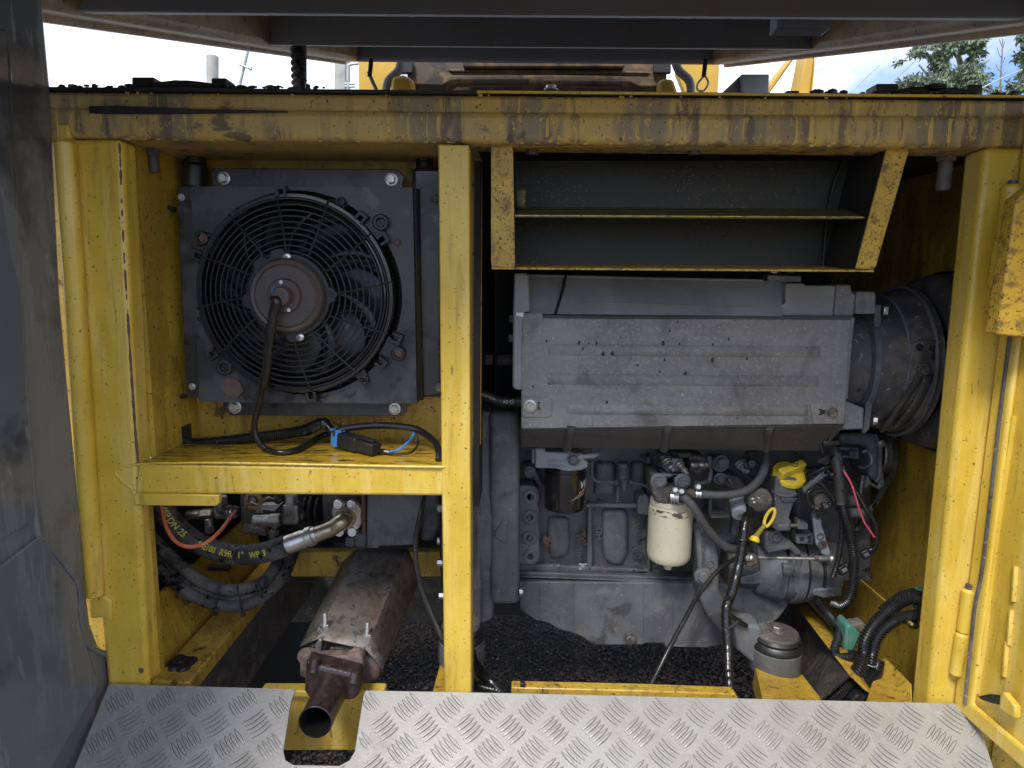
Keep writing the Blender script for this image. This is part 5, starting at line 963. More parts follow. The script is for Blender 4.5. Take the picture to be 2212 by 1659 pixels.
b.add(vs, [(2*i, 2*i+2, 2*i+3, 2*i+1) for i in range(n)]); b.obj('logo_stripe', m_orm, of)
# fuel filter, its head and pump
Yq = .335; rf = 48.5*mm(1457, 1160, Yq-.05); xq = P(1457, 1160, Yq-.05).x; z0 = P(1457, 1092, Yq-.05).z; z1 = P(1457, 1230, Yq-.05).z; hh = z0-z1
ff = MB().lathe(V((xq, Yq, z0)), (0, 0, -1), [(-.004, rf*.80), (0, rf*.93), (.004, rf*.95), (.010, rf*.955), (.011, rf*.93), (.014, rf*.93), (.016, rf*.97), (.026, rf), (hh-.024, rf), (hh-.012, rf*.97), (hh-.004, rf*.86), (hh, rf*.6), (hh, .005)], 56).obj('fuel_filter', m_cream, EN)
MB().lathe(V((xq, Yq, z0-.0165)), (0, 0, -1), [(0, rf*.985), (.003, rf*1.003), (.015, rf*1.003), (.0155, rf*.995)], 56, False).obj('flaked_band', m_creamchip, ff); MB().lathe(V((xq, Yq, z1)), (0, 0, -1), [(-.002, .010), (.018, .010), (.021, .0085)], 6).obj('drain_tap', m_cream, ff)
MB().lathe(V((xq, Yq, z0+.004)), (0, 0, 1), [(0, rf*.86), (.006, rf*.9), (.014, rf*.8)], 40).obj('filter_head_rim', m_engd, EN)
app([(1200, 430), (1290, 455), (1300, 560), (1500, 560), (1570, 590), (1565, 690), (1530, 745), (1440, 735), (1330, 720), (1240, 690), (1205, 590)], .295, .09).obj('fuel_filter_head', m_engd, EN, .008, 3); app([(1310, 590), (1390, 590), (1385, 700), (1300, 700)], .288, .02).obj('head_rib', m_engd, EN, .004); app([(1290, 440), (1490, 450), (1500, 560), (1420, 560), (1400, 480), (1300, 500)], .31, .06).obj('head_flange', m_eng, EN, .006)
for x, y in [(1265, 505), (1470, 508)]: bolt(EN, A(x, y, .295), .0115, m_eng, kind='torx', name='torx_bolt')
app([(1285, 290), (1375, 290), (1375, 430), (1350, 435), (1300, 390)], .325, .07).obj('feed_pump_body', m_eng, EN, .006); app([(1375, 312), (1480, 318), (1480, 432), (1375, 430)], .315, .08).obj('feed_pump_body', m_eng, EN, .004); app([(1300, 262), (1560, 265), (1540, 310), (1480, 315), (1380, 300)], .36, .05).obj('feed_pump_top', m_engk, EN, .01); app([(1520, 310), (1560, 280), (1680, 300), (1690, 400), (1600, 470), (1530, 420)], .36, .07).obj('feed_pump_end', m_engd, EN, .014, 3)
MB().cyl(A(1538, 365, .335), A(1650, 365, .335), .0085, n=16, ch=.001).obj('pump_stub', m_fit, EN); MB().cyl(A(1660, 368, .335), A(1692, 370, .335), .0065, n=6).obj('stub_nut', m_fit, EN); MB().torus(A(1603, 365, .335), (1, 0, 0), .0095, .0022, 24, 6).obj('stub_ring', m_engd, EN)
for (x, y) in [(1325, 325), (1440, 355)]:
    a = A(x, y, .32); dr = V((.35, -.75, -.42)).normalized(); b = MB(); b.lathe(a, dr, [(0, .011), (.006, .011), (.006, .009), (.012, .009), (.013, .0062), (.020, .0062), (.021, .008), (.026, .008), (.027, .005), (.036, .0045), (.037, .0025)], 12); b.obj('bleed_nipple', m_stl, EN)
MB().tube([A(1700, 290, .36), A(1715, 420, .36), A(1700, 500, .36), A(1640, 525, .35), A(1590, 530, .34)], .0055, 10).obj('fuel_pipe', m_eng, EN)
# side covers, senders
MB().lathe(A(1790, 345, .42), AX, [(0, .022), (.012, .022), (.014, .020)], 10).obj('plug_boss', m_eng, EN); bolt(EN, A(1808, 342, .406), .0130, m_eng, name='hex_plug')
c = A(1955, 335, .41); dr = V((.25, -.85, -.35)).normalized(); MB().lathe(c, dr, [(0, .0165), (.012, .0165), (.013, .0150)], 6).obj('sender_hex', m_fit, EN); MB().lathe(c+dr*.013, dr, [(0, .0125), (.006, .012), (.008, .010), (.020, .0095), (.022, .006), (.03, .005)], 20).obj('pressure_sender', mat('pale_sender_plastic', (.36, .35, .32), .5, 0, [('n', (.2, .19, .17), 40, .45, .65, .8, None)]), EN); MB().tube([c+dr*.03, A(2000, 365, .36), A(1975, 410, .36), A(2010, 450, .37), A(2050, 480, .38), A(2070, 500, .40)], .0018, 6).obj('sender_wire', m_fit, EN); MB().tube([c+dr*.03, A(2020, 395, .36), A(2060, 410, .37), A(2065, 480, .38)], .0014, 6).obj('sender_wire', m_wire, EN)
MB().cyl(A(2045, 340, .43), A(2075, 360, .40), .011, n=6, ch=.002).obj('hex_nut', m_eng, EN); app([(1745, 450), (1810, 440), (1960, 470), (2030, 540), (1990, 600), (1890, 580), (1800, 520), (1745, 490)], .40, .06).obj('side_cover', m_engk, EN, .010, 3); bolt(EN, A(1795, 485, .40), .0095, m_eng, kind='torx', name='torx_bolt'); MB().cyl(A(1870, 480, .39), A(1895, 525, .39), .0055, n=10).obj('locating_rod', m_fit, EN)
app([(1700, 660), (1735, 660), (1730, 830), (1700, 830)], .42, .05).obj('cast_rib', m_eng, EN, .004); app([(1720, 810), (1900, 810), (1900, 830), (1720, 832)], .40, .06).obj('cast_rib', m_eng, EN, .003)
# engine mount arm and mount, right; mount at the left
arm = [(1504, 1145), (1535, 1140), (1552, 1155), (1555, 1275), (1577, 1322), (1610, 1345), (1645, 1358), (1640, 1440), (1600, 1410), (1560, 1372), (1529, 1334), (1512, 1295)]
MB().pp(arm, .30, .07).obj('mount_arm', m_eng, EN, .008, 3); lettering(EN, '04270746RY  1', upward(1672, 1270, .2995), .0098, m_eng, 'cast_lettering', (0, -.0025, 0)); MB().torus(A(1712, 1224, .2985), AX, .0085, .0012, 24, 6).obj('cast_ring', m_eng, EN); MB().lathe(A(1650, 1325, .30), AX, [(0, .021), (.006, .021), (.008, .019)], 28).obj('arm_boss', m_eng, EN); bolt(EN, A(1648, 1325, .292), .0135, m_eng, name='mount_bolt')
def mount(x, y, Y, r, par, mcup):       # px: centre column and row of the top disc
    c = P(x, y, Y); k = mm(x, y, Y)*r
    MB().lathe(c, (0, 0, -1), [(0, k*.80), (.004, k*.84), (.008, k*.84), (.008, k*.6)], 48).obj('top_washer', m_engd, par)
    MB().lathe(c+V((0, 0, -.006)), (0, 0, -1), [(0, k*.86), (.006, k*.93), (.012, k*.90), (.018, k*1.0), (.024, k*1.02), (.030, k*.96), (.032, k*.9)], 48).obj('rubber_ring', m_rub, par)
    MB().lathe(c+V((0, 0, -.034)), (0, 0, -1), [(0, k*.92), (.003, k*1.0), (.05, k*1.0), (.056, k*.95)], 48).obj('mount_cup', mcup, par)
    MB().lathe(c+V((0, 0, -.088)), (0, 0, -1), [(0, k*.8), (.004, k*.94), (.010, k*.92), (.016, k*.93), (.022, k*.8)], 48).obj('lower_rubber', m_rub, par)
    bolt(par, c+V((0, 0, .001)), .0125, m_fit, (0, 0, 1), name='mount_bolt')
mount(1679, 1364, .22, 54, EN, m_eng); MB().pp([(1585, 1345), (1640, 1352), (1650, 1362), (1650, 1442), (1632, 1440), (1590, 1402)], .205, .06).obj('mount_web', m_eng, EN, .008, 3)
mount(997, 1345, .17, 50, EN, m_eng)
# oil filler neck with its yellow cap, dipstick
YN = .30
bpp([(735, 470), (918, 485), (905, 640), (895, 690), (868, 760), (845, 830), (868, 850), (862, 945), (745, 945), (700, 905), (705, 840), (730, 760), (715, 600)], YN, .075).obj('filler_neck', m_eng, EN, .016, 4)
MB().tube([Bp(700, 590, YN+.01), Bp(760, 625, YN-.003), Bp(850, 635, YN-.005), Bp(905, 615, YN)], .004, 8).obj('neck_bead', m_eng, EN); bpp([(775, 640), (888, 640), (885, 690), (870, 697), (785, 693)], YN-.006, .02).obj('cast_plate', m_eng, EN, .004); lettering(EN, 'G-267', lambda u, v: Bp(790, 680, YN-.0065)+V((u, 0, v)), .0085, m_eng, 'cast_lettering', (0, -.0018, 0))
cp_ = Bp(850, 440, YN+.02); cax = V((.05, -.52, .85)).normalized(); rc = .0375
cap = MB().lathe(cp_-cax*.014, cax, [(0, rc*.9), (.003, rc), (.012, rc), (.015, rc*.95), (.015, rc*.1)], 40).obj('oil_filler_cap', m_yp, EN, .001)
ha = V((.86, .35, .30)); ha = (ha-cax*ha.dot(cax)).normalized(); hb_ = cax.cross(ha).normalized(); b = MB(); p = cp_+cax*.0
b.prism([p+ha*s*rc*.98+hb_*t*.0088+cax*.0 for s, t in [(-1, -1), (1, -1), (1, 1), (-1, 1)]], cax*.024); b.obj('cap_handle', m_yp, cap, .003, 3)
hs = p+cax*.0245; b = MB(); 
b.tube([hs+ha*.001-hb_*.003, hs+ha*.010-hb_*.004, hs+ha*.013+hb_*.001, hs+ha*.006+hb_*.005, hs+ha*.0+hb_*.004, hs+ha*.001-hb_*.003], .0007, 5); b.tube([hs+ha*.013, hs+ha*.020+hb_*.003], .0007, 5); b.obj('oil_can_mark', m_dark, cap)
bpp([(650, 590), (720, 590), (720, 690), (690, 720)], .36, .04).obj('neck_web', m_eng, EN, .006)
DS = MB(); q = []; cr = Bp(676, 822, .262); e1 = (Bp(706, 745, .262)-cr); e2 = V((.0075, -.004, .003))
for i in range(25): a = 2*math.pi*i/24; q.append(cr+e1*math.cos(a)+e2*math.sin(a))
DS.tube(q, .0036, 10, per=2); DS.obj('dipstick_ring', m_yp, EN); MB().tube([Bp(640, 885, .262), Bp(600, 930, .265), Bp(560, 985, .27)], lambda k: .0042+.002*k, 12).obj('dipstick_stem', mat('dirty_clear_yellow', (.30, .26, .05), .35), EN)
c = Bp(553, 985, .27); MB().lathe(c, V((-.3, -.35, -.85)), [(0, .008), (.006, .0115), (.010, .0120), (.012, .011)], 24).obj('dipstick_cap', m_yp, EN); MB().tube([Bp(553, 990, .275), Bp(545, 1040, .30), Bp(520, 1120, .33)], .0065, 10).obj('dipstick_tube', m_eng, EN)
# grey stub with a pale end, black cover disc
a = Bp(420, 800, .275); dr = (Bp(398, 690, .31)-a).normalized(); MB().lathe(a, dr, [(0, .0125), (.0005, .0165), (.003, .0175), (.05, .0178)], 32).obj('shutoff_solenoid', m_cowlt, EN); MB().lathe(a-dr*.001, dr, [(0, .0045), (.0008, .0050)], 20).obj('end_boss', m_eng, EN); bpp([(380, 690), (440, 680), (470, 800), (400, 980), (350, 990), (360, 820)], .34, .03).obj('solenoid_bracket', m_eng, EN, .006)
a = Bp(594, 680, .275); dr = V((.12, .97, .15)).normalized(); MB().lathe(a, dr, [(0, .0245), (.001, .0262), (.003, .0272), (.012, .0272)], 48).obj('black_cover_disc', m_engd, EN); bolt(EN, a, .0045, m_fit, -dr, name='disc_screw')
b = MB(); dd = []
for (x, y) in [(585, 650), (545, 690), (642, 685), (655, 690), (610, 655), (530, 660)]: b.sph(Bp(x, y, .2745), .0022, 8, (1.6, .3, .8))
b.obj('paint_chips', m_white, EN)
# timing end: gear case and power take off
MB().pp([cB(905, 470), cB(1280, 420), cB(1500, 560), cB(1495, 800), cB(1330, 820), cB(1320, 1100), cB(880, 1000), cB(900, 700)], .40, .2).obj('timing_case', m_engk, EN, .012, 3)
zg = P(*cB(0+1000, 1255), .42).z; Yg = .43
def gear(x0, x1, r0, r1, name, m=None, ch=.003): X0, X1 = Bp(x0, 1255, Yg-r0).x, Bp(x1, 1255, Yg-r1).x; MB().lathe(V((X0, Yg, zg)), (1, 0, 0), [(0, r0-ch), (ch, r0), (X1-X0-ch, r1), (X1-X0, r1-ch)], 56).obj(name, m or m_eng, EN)
gear(330, 640, .050, .062, 'pump_nose', m_engd); gear(600, 860, .070, .088, 'gear_pump_body'); gear(840, 945, .082, .084, 'gear_pump_body'); gear(945, 1038, .091, .091, 'joint_flange'); gear(1046, 1160, .087, .085, 'gear_pump_body'); gear(1168, 1335, .084, .080, 'gear_pump_body')
for x in (1042, 1164): MB().torus(V((Bp(x, 1255, .35).x, Yg, zg)), (1, 0, 0), .083, .003, 56, 6).obj('dark_joint', m_dark, EN)
bpp([(640, 960), (720, 930), (830, 1000), (960, 1120), (965, 1150), (900, 1160), (860, 1100), (660, 1140), (640, 1080)], .335, .08).obj('cast_shoulder', m_eng, EN, .012, 3); bpp([(870, 1060), (940, 1120), (970, 1200), (960, 1480), (900, 1500), (880, 1400), (860, 1380), (850, 1330), (870, 1280)], .345, .05).obj('cast_rib', m_eng, EN, .008, 3); bpp([(430, 1340), (600, 1290), (640, 1380), (830, 1410), (900, 1500), (960, 1525), (940, 1545), (830, 1450), (620, 1400), (430, 1400)], .36, .06).obj('cast_rib', m_eng, EN, .006, 3)
bpp([(800, 1235), (895, 1240), (890, 1335), (800, 1330)], .338, .02).obj('cast_plate', m_eng, EN, .003); b = lettering(EN, 'R43B', lambda u, v: Bp(808, 1275, .3378)+V((u, 0, v)), .008, m_eng, 'cast_lettering', (0, -.0018, 0)); lettering(EN, 'B0SE', lambda u, v: Bp(808, 1322, .3378)+V((u, 0, v)), .008, m_eng, 'cast_lettering', (0, -.0018, 0))
bolt(EN, Bp(728, 985, .332), .0095, m_eng, kind='torx', name='torx_bolt'); bpp([(1050, 1430), (1310, 1430), (1320, 1510), (1150, 1530), (1050, 1500)], .345, .05).obj('lower_block', m_eng, EN, .006); bpp([(905, 965), (1060, 962), (1055, 1060), (910, 1050)], .33, .03).obj('bracket_tab', m_eng, EN, .003); c = Bp(958, 1010, .329); MB().cyl(c, c+V((0, .002, 0)), .0055, n=16).obj('tab_hole', m_dark, EN); bpp([(1000, 985), (1040, 975), (1040, 1045), (1000, 1045), (1015, 1015)], .3292, .001).obj('tab_hole', m_dark, EN)
for (x, y) in [(450, 1140), (1120, 1520)]: pass
# speed control: levers, rod with ball joint, cable stop
bpp([(1055, 800), (1070, 772), (1110, 770), (1125, 800), (1130, 880), (1155, 960), (1165, 1010), (1190, 1080), (1215, 1135), (1180, 1160), (1130, 1140), (1120, 1090), (1085, 1065), (1075, 1000), (1060, 900)], .315, .012).obj('control_lever', m_cowlt, EN, .003, 3)
for (x, y, r) in [(1090, 800, .0062), (1115, 985, .0055), (1132, 1055, .007)]: c = Bp(x, y, .315); MB().lathe(c, AX, [(0, r*1.6), (.002, r*1.55), (.002, r), (-.002, r*.9)], 24).obj('lever_eye', m_engd, EN)
b = MB(); [b.cyl(Bp(x, 840, .3145), Bp(x+10, 935, .3145), .0022, n=8) for x in (1080, 1095, 1110)]; b.obj('lever_ridges', m_cowlt, EN)
bpp([(1125, 420), (1155, 400), (1190, 430), (1185, 460), (1080, 540), (1030, 600), (1000, 625), (965, 600), (970, 575), (1060, 500)], .29, .014).obj('control_lever', m_eng, EN, .004, 3); MB().lathe(Bp(1158, 430, .29), AX, [(0, .0085), (.004, .008), (.004, .0045), (0, .004)], 20).obj('lever_eye', m_eng, EN)
MB().cyl(Bp(740, 1170, .285), Bp(1090, 1178, .285), .0040, n=12).obj('control_rod', m_stl, EN); MB().cyl(Bp(1060, 1170, .285), Bp(1088, 1170, .285), .0072, n=6).obj('lock_nut', m_rust, EN); MB().cyl(Bp(1090, 1175, .285), Bp(1200, 1178, .285), .0070, n=16, ch=.001).obj('joint_shank', m_fit, EN); MB().sph(Bp(1215, 1178, .285), .0098, 18).obj('ball_joint', m_stl, EN)
MB().cyl(Bp(585, 1168, .285), Bp(745, 1170, .285), .0020, n=8).obj('cable_core', m_fit, EN); MB().cyl(Bp(575, 1162, .285), Bp(632, 1168, .285), .0048, n=12).obj('threaded_end', m_fit, EN); bpp([(490, 1130), (560, 1140), (590, 1160), (575, 1230), (480, 1260), (480, 1200)], .29, .02).obj('cable_stop', m_engd, EN, .004)
for x in (490, 520): bolt(EN, Bp(x, 1170, .288), .0055, m_brt, V((.4, -1, 0)))
MB().cyl(Bp(810, 890, .31), Bp(930, 890, .31), .0045, n=12).obj('clamp_screw', m_fit, EN); bpp([(915, 865), (940, 835), (955, 865), (1015, 870), (1015, 930), (920, 930)], .305, .025).obj('clamp_block', m_eng, EN, .004, 3); bpp([(740, 880), (865, 870), (862, 945), (740, 945)], .296, .03).obj('neck_foot', m_eng, EN, .006)
# solenoid with plug
a = Bp(1135, 680, .275); dr = (Bp(1095, 625, .31)-a).normalized(); MB().lathe(a, dr, [(0, .012), (.0006, .0165), (.004, .0180), (.04, .0185)], 32).obj('fuel_solenoid', m_engd, EN)
bpp([(1280, 100), (1585, 95), (1640, 165), (1650, 470), (1600, 530), (1540, 470), (1540, 200), (1290, 200)], .36, .12).obj('alternator_body', m_eng, EN, .010, 3); bpp([(1290, 215), (1450, 225), (1452, 320), (1300, 305), (1300, 285), (1425, 290), (1425, 250), (1290, 240)], .335, .02).obj('alternator_bracket', m_eng, EN, .003)
MB().tube([Bp(1475, 260, .35), Bp(1520, 245, .35), Bp(1555, 290, .35), Bp(1555, 350, .35), Bp(1500, 385, .36), Bp(1450, 385, .37)], .004, 8).obj('alternator_lead', m_fit, EN); MB().cyl(Bp(1350, 260, .335), Bp(1420, 268, .335), .0085, n=14).obj('threaded_stud', m_eng, EN)
bpp([(1585, 100), (1615, 110), (1655, 200), (1655, 470), (1620, 530), (1590, 520), (1620, 460), (1625, 210)], .345, .01).obj('alternator_shield', m_eng, EN, .003); bpp([(1620, 480), (1660, 430), (1680, 540), (1630, 590), (1540, 540), (1520, 580), (1500, 560), (1530, 460), (1560, 520), (1620, 560)], .35, .012).obj('adjuster_strap', m_eng, EN, .003)
c = Bp(1668, 300, .40); MB().lathe(V((c.x-.004, .44, c.z)), (1, 0, 0), [(0, .052), (.004, .054), (.010, .047), (.016, .054), (.020, .052)], 40).obj('pulley', m_fit, EN); bolt(EN, Bp(1645, 185, .34), .006, m_stl)
bw = [(1725, 20), (1785, 30), (1790, 350), (1778, 440), (1600, 740), (1440, 960), (1418, 930), (1570, 700), (1720, 430), (1732, 350)]; bpp(bw, .40, .012).obj('drive_belt', m_hose, EN, .002); bpp([(1690, 120), (1712, 130), (1716, 250), (1700, 430), (1690, 480), (1697, 300)], .42, .012).obj('drive_belt', m_hose, EN, .002)
for (x0, y0, x1, y1) in [(1360, 680, 1480, 680), (1370, 780, 1490, 778)]: MB().cyl(Bp(x0, y0, .38), Bp(x1, y1, .38), .013, n=20, ch=.003).obj('idler_boss', m_eng, EN)
MB().cyl(Bp(1490, 460, .37), Bp(1460, 650, .37), .006, n=10).obj('adjuster_rod', m_fit, EN); bpp([(1180, 505), (1260, 510), (1260, 525), (1180, 525)], .33, .02).obj('case_step', m_eng, EN, .002)
bpp([(900, 350), (1110, 355), (1110, 470), (900, 440)], .47, .05).obj('rear_case', m_engd, EN, .006)
# ================================================================ hoses, conduits and looms about the engine
def braid(pts, r, name='hose_body', par=None): return MB().tube(pts, r, 14, step=.003, wob=.06).obj(name, m_braid, par)
m_braid = mat('braided_rubber', (.04, .041, .043), .5, 0, [('v', (.11, .112, .115), 520, .30, .62, .8, .6)], (420, .5))
def clamp(par, c, ax, r, screw):
    ax = V(ax).normalized(); MB().lathe(V(c)-ax*.0055, ax, [(0, r), (0, r+.0012), (.011, r+.0012), (.011, r)], 32, False).obj('clamp_band', m_brt, par)
    b = MB(); u = ax.cross(V((0, -1, 0))).normalized(); w_ = u.cross(ax)
    for k in range(-6, 7): a = k*.16; d = u*math.sin(a)+(-w_ if w_.y > 0 else w_)*math.cos(a); t_ = ax.cross(d); p = V(c)+d*(r+.0013); b.prism([p+ax*.004+t_*.0004, p-ax*.004+t_*.0004, p-ax*.004-t_*.0004, p+ax*.004-t_*.0004], d*.0003)
    b.obj('band_slots', m_dark, par); MB().lathe(V(screw), (0, -1, .15), [(0, .0062), (.004, .0062), (.006, .0055), (.006, .0015)], 6).obj('clamp_screw', m_brt, par); MB().cyl(V(screw)+V((-.006, .004, -.002)), V(screw)+V((.006, .004, -.002)), .0055, n=10).obj('screw_housing', m_stl, par)
t = thing('fuel_hose', 'braided fuel hose running from its bright worm clamp rightwards and up behind the cowl', 'hose', A(1650, 620, .26))
braid([A(1560, 612, .28), A(1640, 620, .265), A(1780, 628, .26), A(1920, 618, .26), A(2040, 580, .265), A(2130, 500, .28), A(2180, 400, .30), A(2196, 300, .32), A(2195, 200, .34)], .0092, par=t); clamp(t, A(1612, 620, .267), A(1700, 623, .262)-A(1600, 618, .268), .0098, A(1607, 553, .258))
MB().tube([A(1540, 610, .285), A(1590, 616, .27)], .010, 12).obj('hose_spigot', m_engd, t)
t = thing('fuel_hose', 'braided fuel hose curving down from the twin clamped spigot past the cream filter', 'hose', A(1470, 650, .26))
braid([A(1400, 660, .29), A(1460, 640, .27), A(1500, 660, .26), A(1570, 735, .255), A(1640, 850, .26), A(1720, 960, .27), A(1800, 1040, .28), A(1870, 1085, .285), A(1950, 1100, .30)], .0098, par=t); clamp(t, A(1398, 645, .275), (1, -.3, .1), .0125, A(1407, 580, .262)); clamp(t, A(1430, 655, .266), (1, -.5, .1), .0120, A(1462, 592, .255)); MB().cyl(A(1360, 660, .30), A(1440, 650, .272), .0115, n=16).obj('hose_spigot', m_engd, t)
t = thing('taped_loom', 'thick shiny black taped wiring loom hanging down in front of the engine', 'wiring loom', Bp(430, 1200, .22))
MB().tube([Bp(505, 740, .29), Bp(485, 800, .27), Bp(460, 900, .25), Bp(448, 1000, .24), Bp(435, 1100, .235), Bp(412, 1230, .225), Bp(375, 1380, .21), Bp(335, 1510, .20), P(1569, 1310, .185), P(1568, 1340, .175), P(1572, 1400, .15), P(1573, 1450, .12), P(1577, 1495, .09), P(1580, 1530, .08)], lambda k: .0104, 14, step=.0045, wob=.16).obj('taped_sheath', m_tape, t)
b = MB(); b.torus(Bp(440, 1005, .24), (0, .1, 1), .0115, .002, 20, 6); b.torus(P(1570, 1358, .17), (.3, .1, 1), .0115, .002, 20, 6); b.obj('cable_tie', m_blk, t); MB().tube([P(1570, 1360, .16), P(1590, 1345, .16), P(1600, 1338, .17)], .0035, 8).obj('tie_tail', m_blk, t); MB().tube([P(1572, 1325, .175), P(1590, 1338, .19), P(1612, 1352, .20)], .0055, 10).obj('loom_branch', m_tape, t)
tag(MB().tube([Bp(390, 1175, .27), P(1588, 1207, .265), P(1556, 1227, .24), P(1531, 1255, .22), P(1511, 1282, .20), P(1493, 1312, .17), P(1450, 1392, .11), P(1424, 1444, .08), P(1400, 1492, .05), P(1388, 1525, .03)], .0050, 12).obj('throttle_cable', m_wire), 'slim black control cable curving from the engine down to the front sill', 'cable')
def conduit(pts, r, label, pitch=.0046, name='corrugated_conduit'): return tag(MB().tube(pts, r, 14, corr=.26, pitch=pitch*1.25).obj(name, m_wire), label, 'conduit', 'corrugated conduits by the engine')
t = conduit([Bp(1300, 690, .25), Bp(1325, 790, .24), Bp(1360, 900, .235), Bp(1385, 1020, .235), Bp(1402, 1150, .24), Bp(1408, 1280, .245), Bp(1395, 1420, .25), Bp(1360, 1530, .26), Bp(1300, 1585, .28), Bp(1235, 1575, .31)], .0092, 'thick corrugated conduit dropping from the dusty sleeve and hooking under the gear pump')
conduit([Bp(1275, 700, .255), Bp(1297, 790, .25), Bp(1302, 900, .25), Bp(1290, 1050, .25), Bp(1268, 1180, .255), Bp(1245, 1270, .26), Bp(1226, 1330, .265)], .0056, 'narrow corrugated conduit left of the thick one, ending at the gear pump', .0036)
tag(MB().tube([Bp(1235, 230, .29), Bp(1255, 330, .275), Bp(1270, 420, .262), Bp(1278, 490, .255)], lambda k: .0135-.005*k, 14).obj('rubber_sleeve', m_hose), 'dusty rubber sleeve tapering down from the cowl corner bracket', 'sleeve')
tag(MB().tube([Bp(1280, 475, .252), Bp(1285, 580, .25), Bp(1292, 705, .247)], .0112, 16).obj('loom_sleeve', m_hose), 'dusty black sleeve gathering two corrugated conduits', 'sleeve')
t = conduit([Bp(1310, 380, .27), Bp(1345, 450, .262), Bp(1400, 560, .258), Bp(1455, 650, .26), Bp(1500, 735, .262), Bp(1560, 820, .262), Bp(1595, 900, .262), Bp(1603, 990, .262), Bp(1590, 1070, .262), Bp(1560, 1120, .262)], .0052, 'thin conduit bowing out right beside the red wire', .0036)
tag(MB().tube([Bp(1300, 395, .262), Bp(1375, 515, .25), Bp(1410, 610, .248), Bp(1445, 730, .25), Bp(1490, 850, .253), Bp(1545, 935, .256), Bp(1582, 992, .258)], .0022, 8).obj('red_wire', m_pink), 'bare red wire bowing along the thin conduit', 'wire')
conduit([Bp(1110, 515, .262), Bp(1150, 560, .258), Bp(1200, 620, .257), Bp(1245, 690, .258), Bp(1275, 760, .26)], .0055, 'short conduit slanting past the fuel solenoid', .0036)
conduit([Bp(1130, 555, .268), Bp(1060, 570, .262), Bp(1010, 610, .258), Bp(1005, 660, .256), Bp(1030, 710, .256), Bp(1065, 735, .256)], .0052, 'small conduit looped in a hook round the fuel solenoid', .0036)
conduit([Bp(990, 460, .30), Bp(1060, 440, .29), Bp(1130, 400, .285), Bp(1200, 385, .285), Bp(1250, 400, .285)], .0055, 'conduit passing behind the upper control lever', .0036); conduit([Bp(985, 425, .31), Bp(1060, 415, .31), Bp(1150, 380, .31), Bp(1220, 375, .30)], .005, 'conduit close under the cowl behind the lever', .0036)
def plug(label, p, q, w_, h_, grp=None):
    t = thing('plug_connector', label, 'connector', p, grp); ax = (q-p).normalized(); s = ax.cross(V((0, -1, .2))).normalized(); u = s.cross(ax)
    b = MB(); b.prism([p+s*w_+u*h_, p-s*w_+u*h_, p-s*w_-u*h_, p+s*w_-u*h_], (q-p)*.62); b.obj('shell', m_blk, t, .002); c = p.lerp(q, .6); b = MB(); b.prism([c+s*w_*.75+u*h_*.8, c-s*w_*.75+u*h_*.8, c-s*w_*.75-u*h_*.8, c+s*w_*.75-u*h_*.8], (q-p)*.4); b.obj('boot', m_wire, t, .003)
    uu = u if u.y < 0 else -u; c = p.lerp(q, .1)+uu*h_; b = MB(); b.prism([c+s*w_*.4, c-s*w_*.4, c-s*w_*.4+(q-p)*.4, c+s*w_*.4+(q-p)*.4], uu*.003); b.obj('latch', m_engd, t, .001); return t
plug('black plug at the lower end of the thin conduit', Bp(1470, 1150, .262), Bp(1575, 1100, .262), .0095, .008); plug('open black plug lying against the gear pump', Bp(1275, 1290, .25), Bp(1365, 1230, .26), .010, .0075); plug('black plug fitted on the fuel solenoid face', Bp(1130, 730, .262), Bp(1215, 705, .262), .0075, .006); plug('small grey plug at the end of the looped conduit', Bp(1095, 745, .256), Bp(1035, 715, .256), .0062, .006); plug('dark plug behind the upper lever', Bp(1190, 460, .275), Bp(1240, 430, .28), .006, .005)
MB_ = thing('bracket_connector', 'dark plastic clip block under the corner of the cowl', 'clip', Bp(1200, 200, .24)); bpp([(1135, 165), (1290, 150), (1295, 205), (1150, 215)], .235, .03).obj('clip_body', m_blk, MB_, .004); bpp([(1110, 195), (1128, 190), (1150, 265), (1135, 272)], .24, .006).obj('clip_tongue', m_blk, MB_, .001)
t = tag(MB().tube([Bp(1100, 330, .32), Bp(1150, 330, .31), Bp(1185, 300, .31), Bp(1165, 370, .31), Bp(1150, 400, .31)], .006, 6).obj('bracket_stay', m_engd), 'dark twisted stay under the clip block', 'bracket')
# hose left of the cowl with print
t = thing('small_hose', 'dark hose with pale print passing from behind the middle post to the cowl', 'hose', C(200, 1020, .25)); sp = [C(20, 940, .27), C(90, 965, .262), C(170, 1005, .256), C(260, 1040, .252), C(340, 1050, .25), C(410, 1045, .25)]; MB().tube(sp, .0108, 16).obj('hose_body', m_rub, t); MB().cyl(C(395, 1045, .25), C(440, 1045, .25), .0135, n=16, ch=.002).obj('hose_end', m_blk, t)
cp2 = resample(catmull(sp, 16), .002); cu2 = [0]
for p, q in zip(cp2, cp2[1:]): cu2.append(cu2[-1]+(q-p).length)
def wrap2(s0):
    def fn(x, y):
        s = min(max(s0-x, 0), cu2[-1]-.003); i = min(max(int(np.searchsorted(cu2, s)), 1), len(cp2)-2); p = cp2[i-1].lerp(cp2[i], (s-cu2[i-1])/max(1e-6, cu2[i]-cu2[i-1])); t_ = (cp2[i+1]-cp2[i-1]).normalized(); n_ = CAM-p; n_ = (n_-t_*n_.dot(t_)).normalized(); u_ = t_.cross(n_); u_ = -u_ if u_.z > 0 else u_; a = y/.0108-.3; return p+(n_*math.cos(a)+u_*math.sin(a))*.0112
    return fn
lettering(t, 'J3-04', wrap2(cu2[-1]*.93), .0075, mat('pale_print', (.4, .4, .38), .6), 'print', fine=True); lettering(t, 'NON CONDUCTIVE', wrap2(cu2[-1]*.62), .0048, bpy.data.materials['pale_print'], 'print', fine=True)
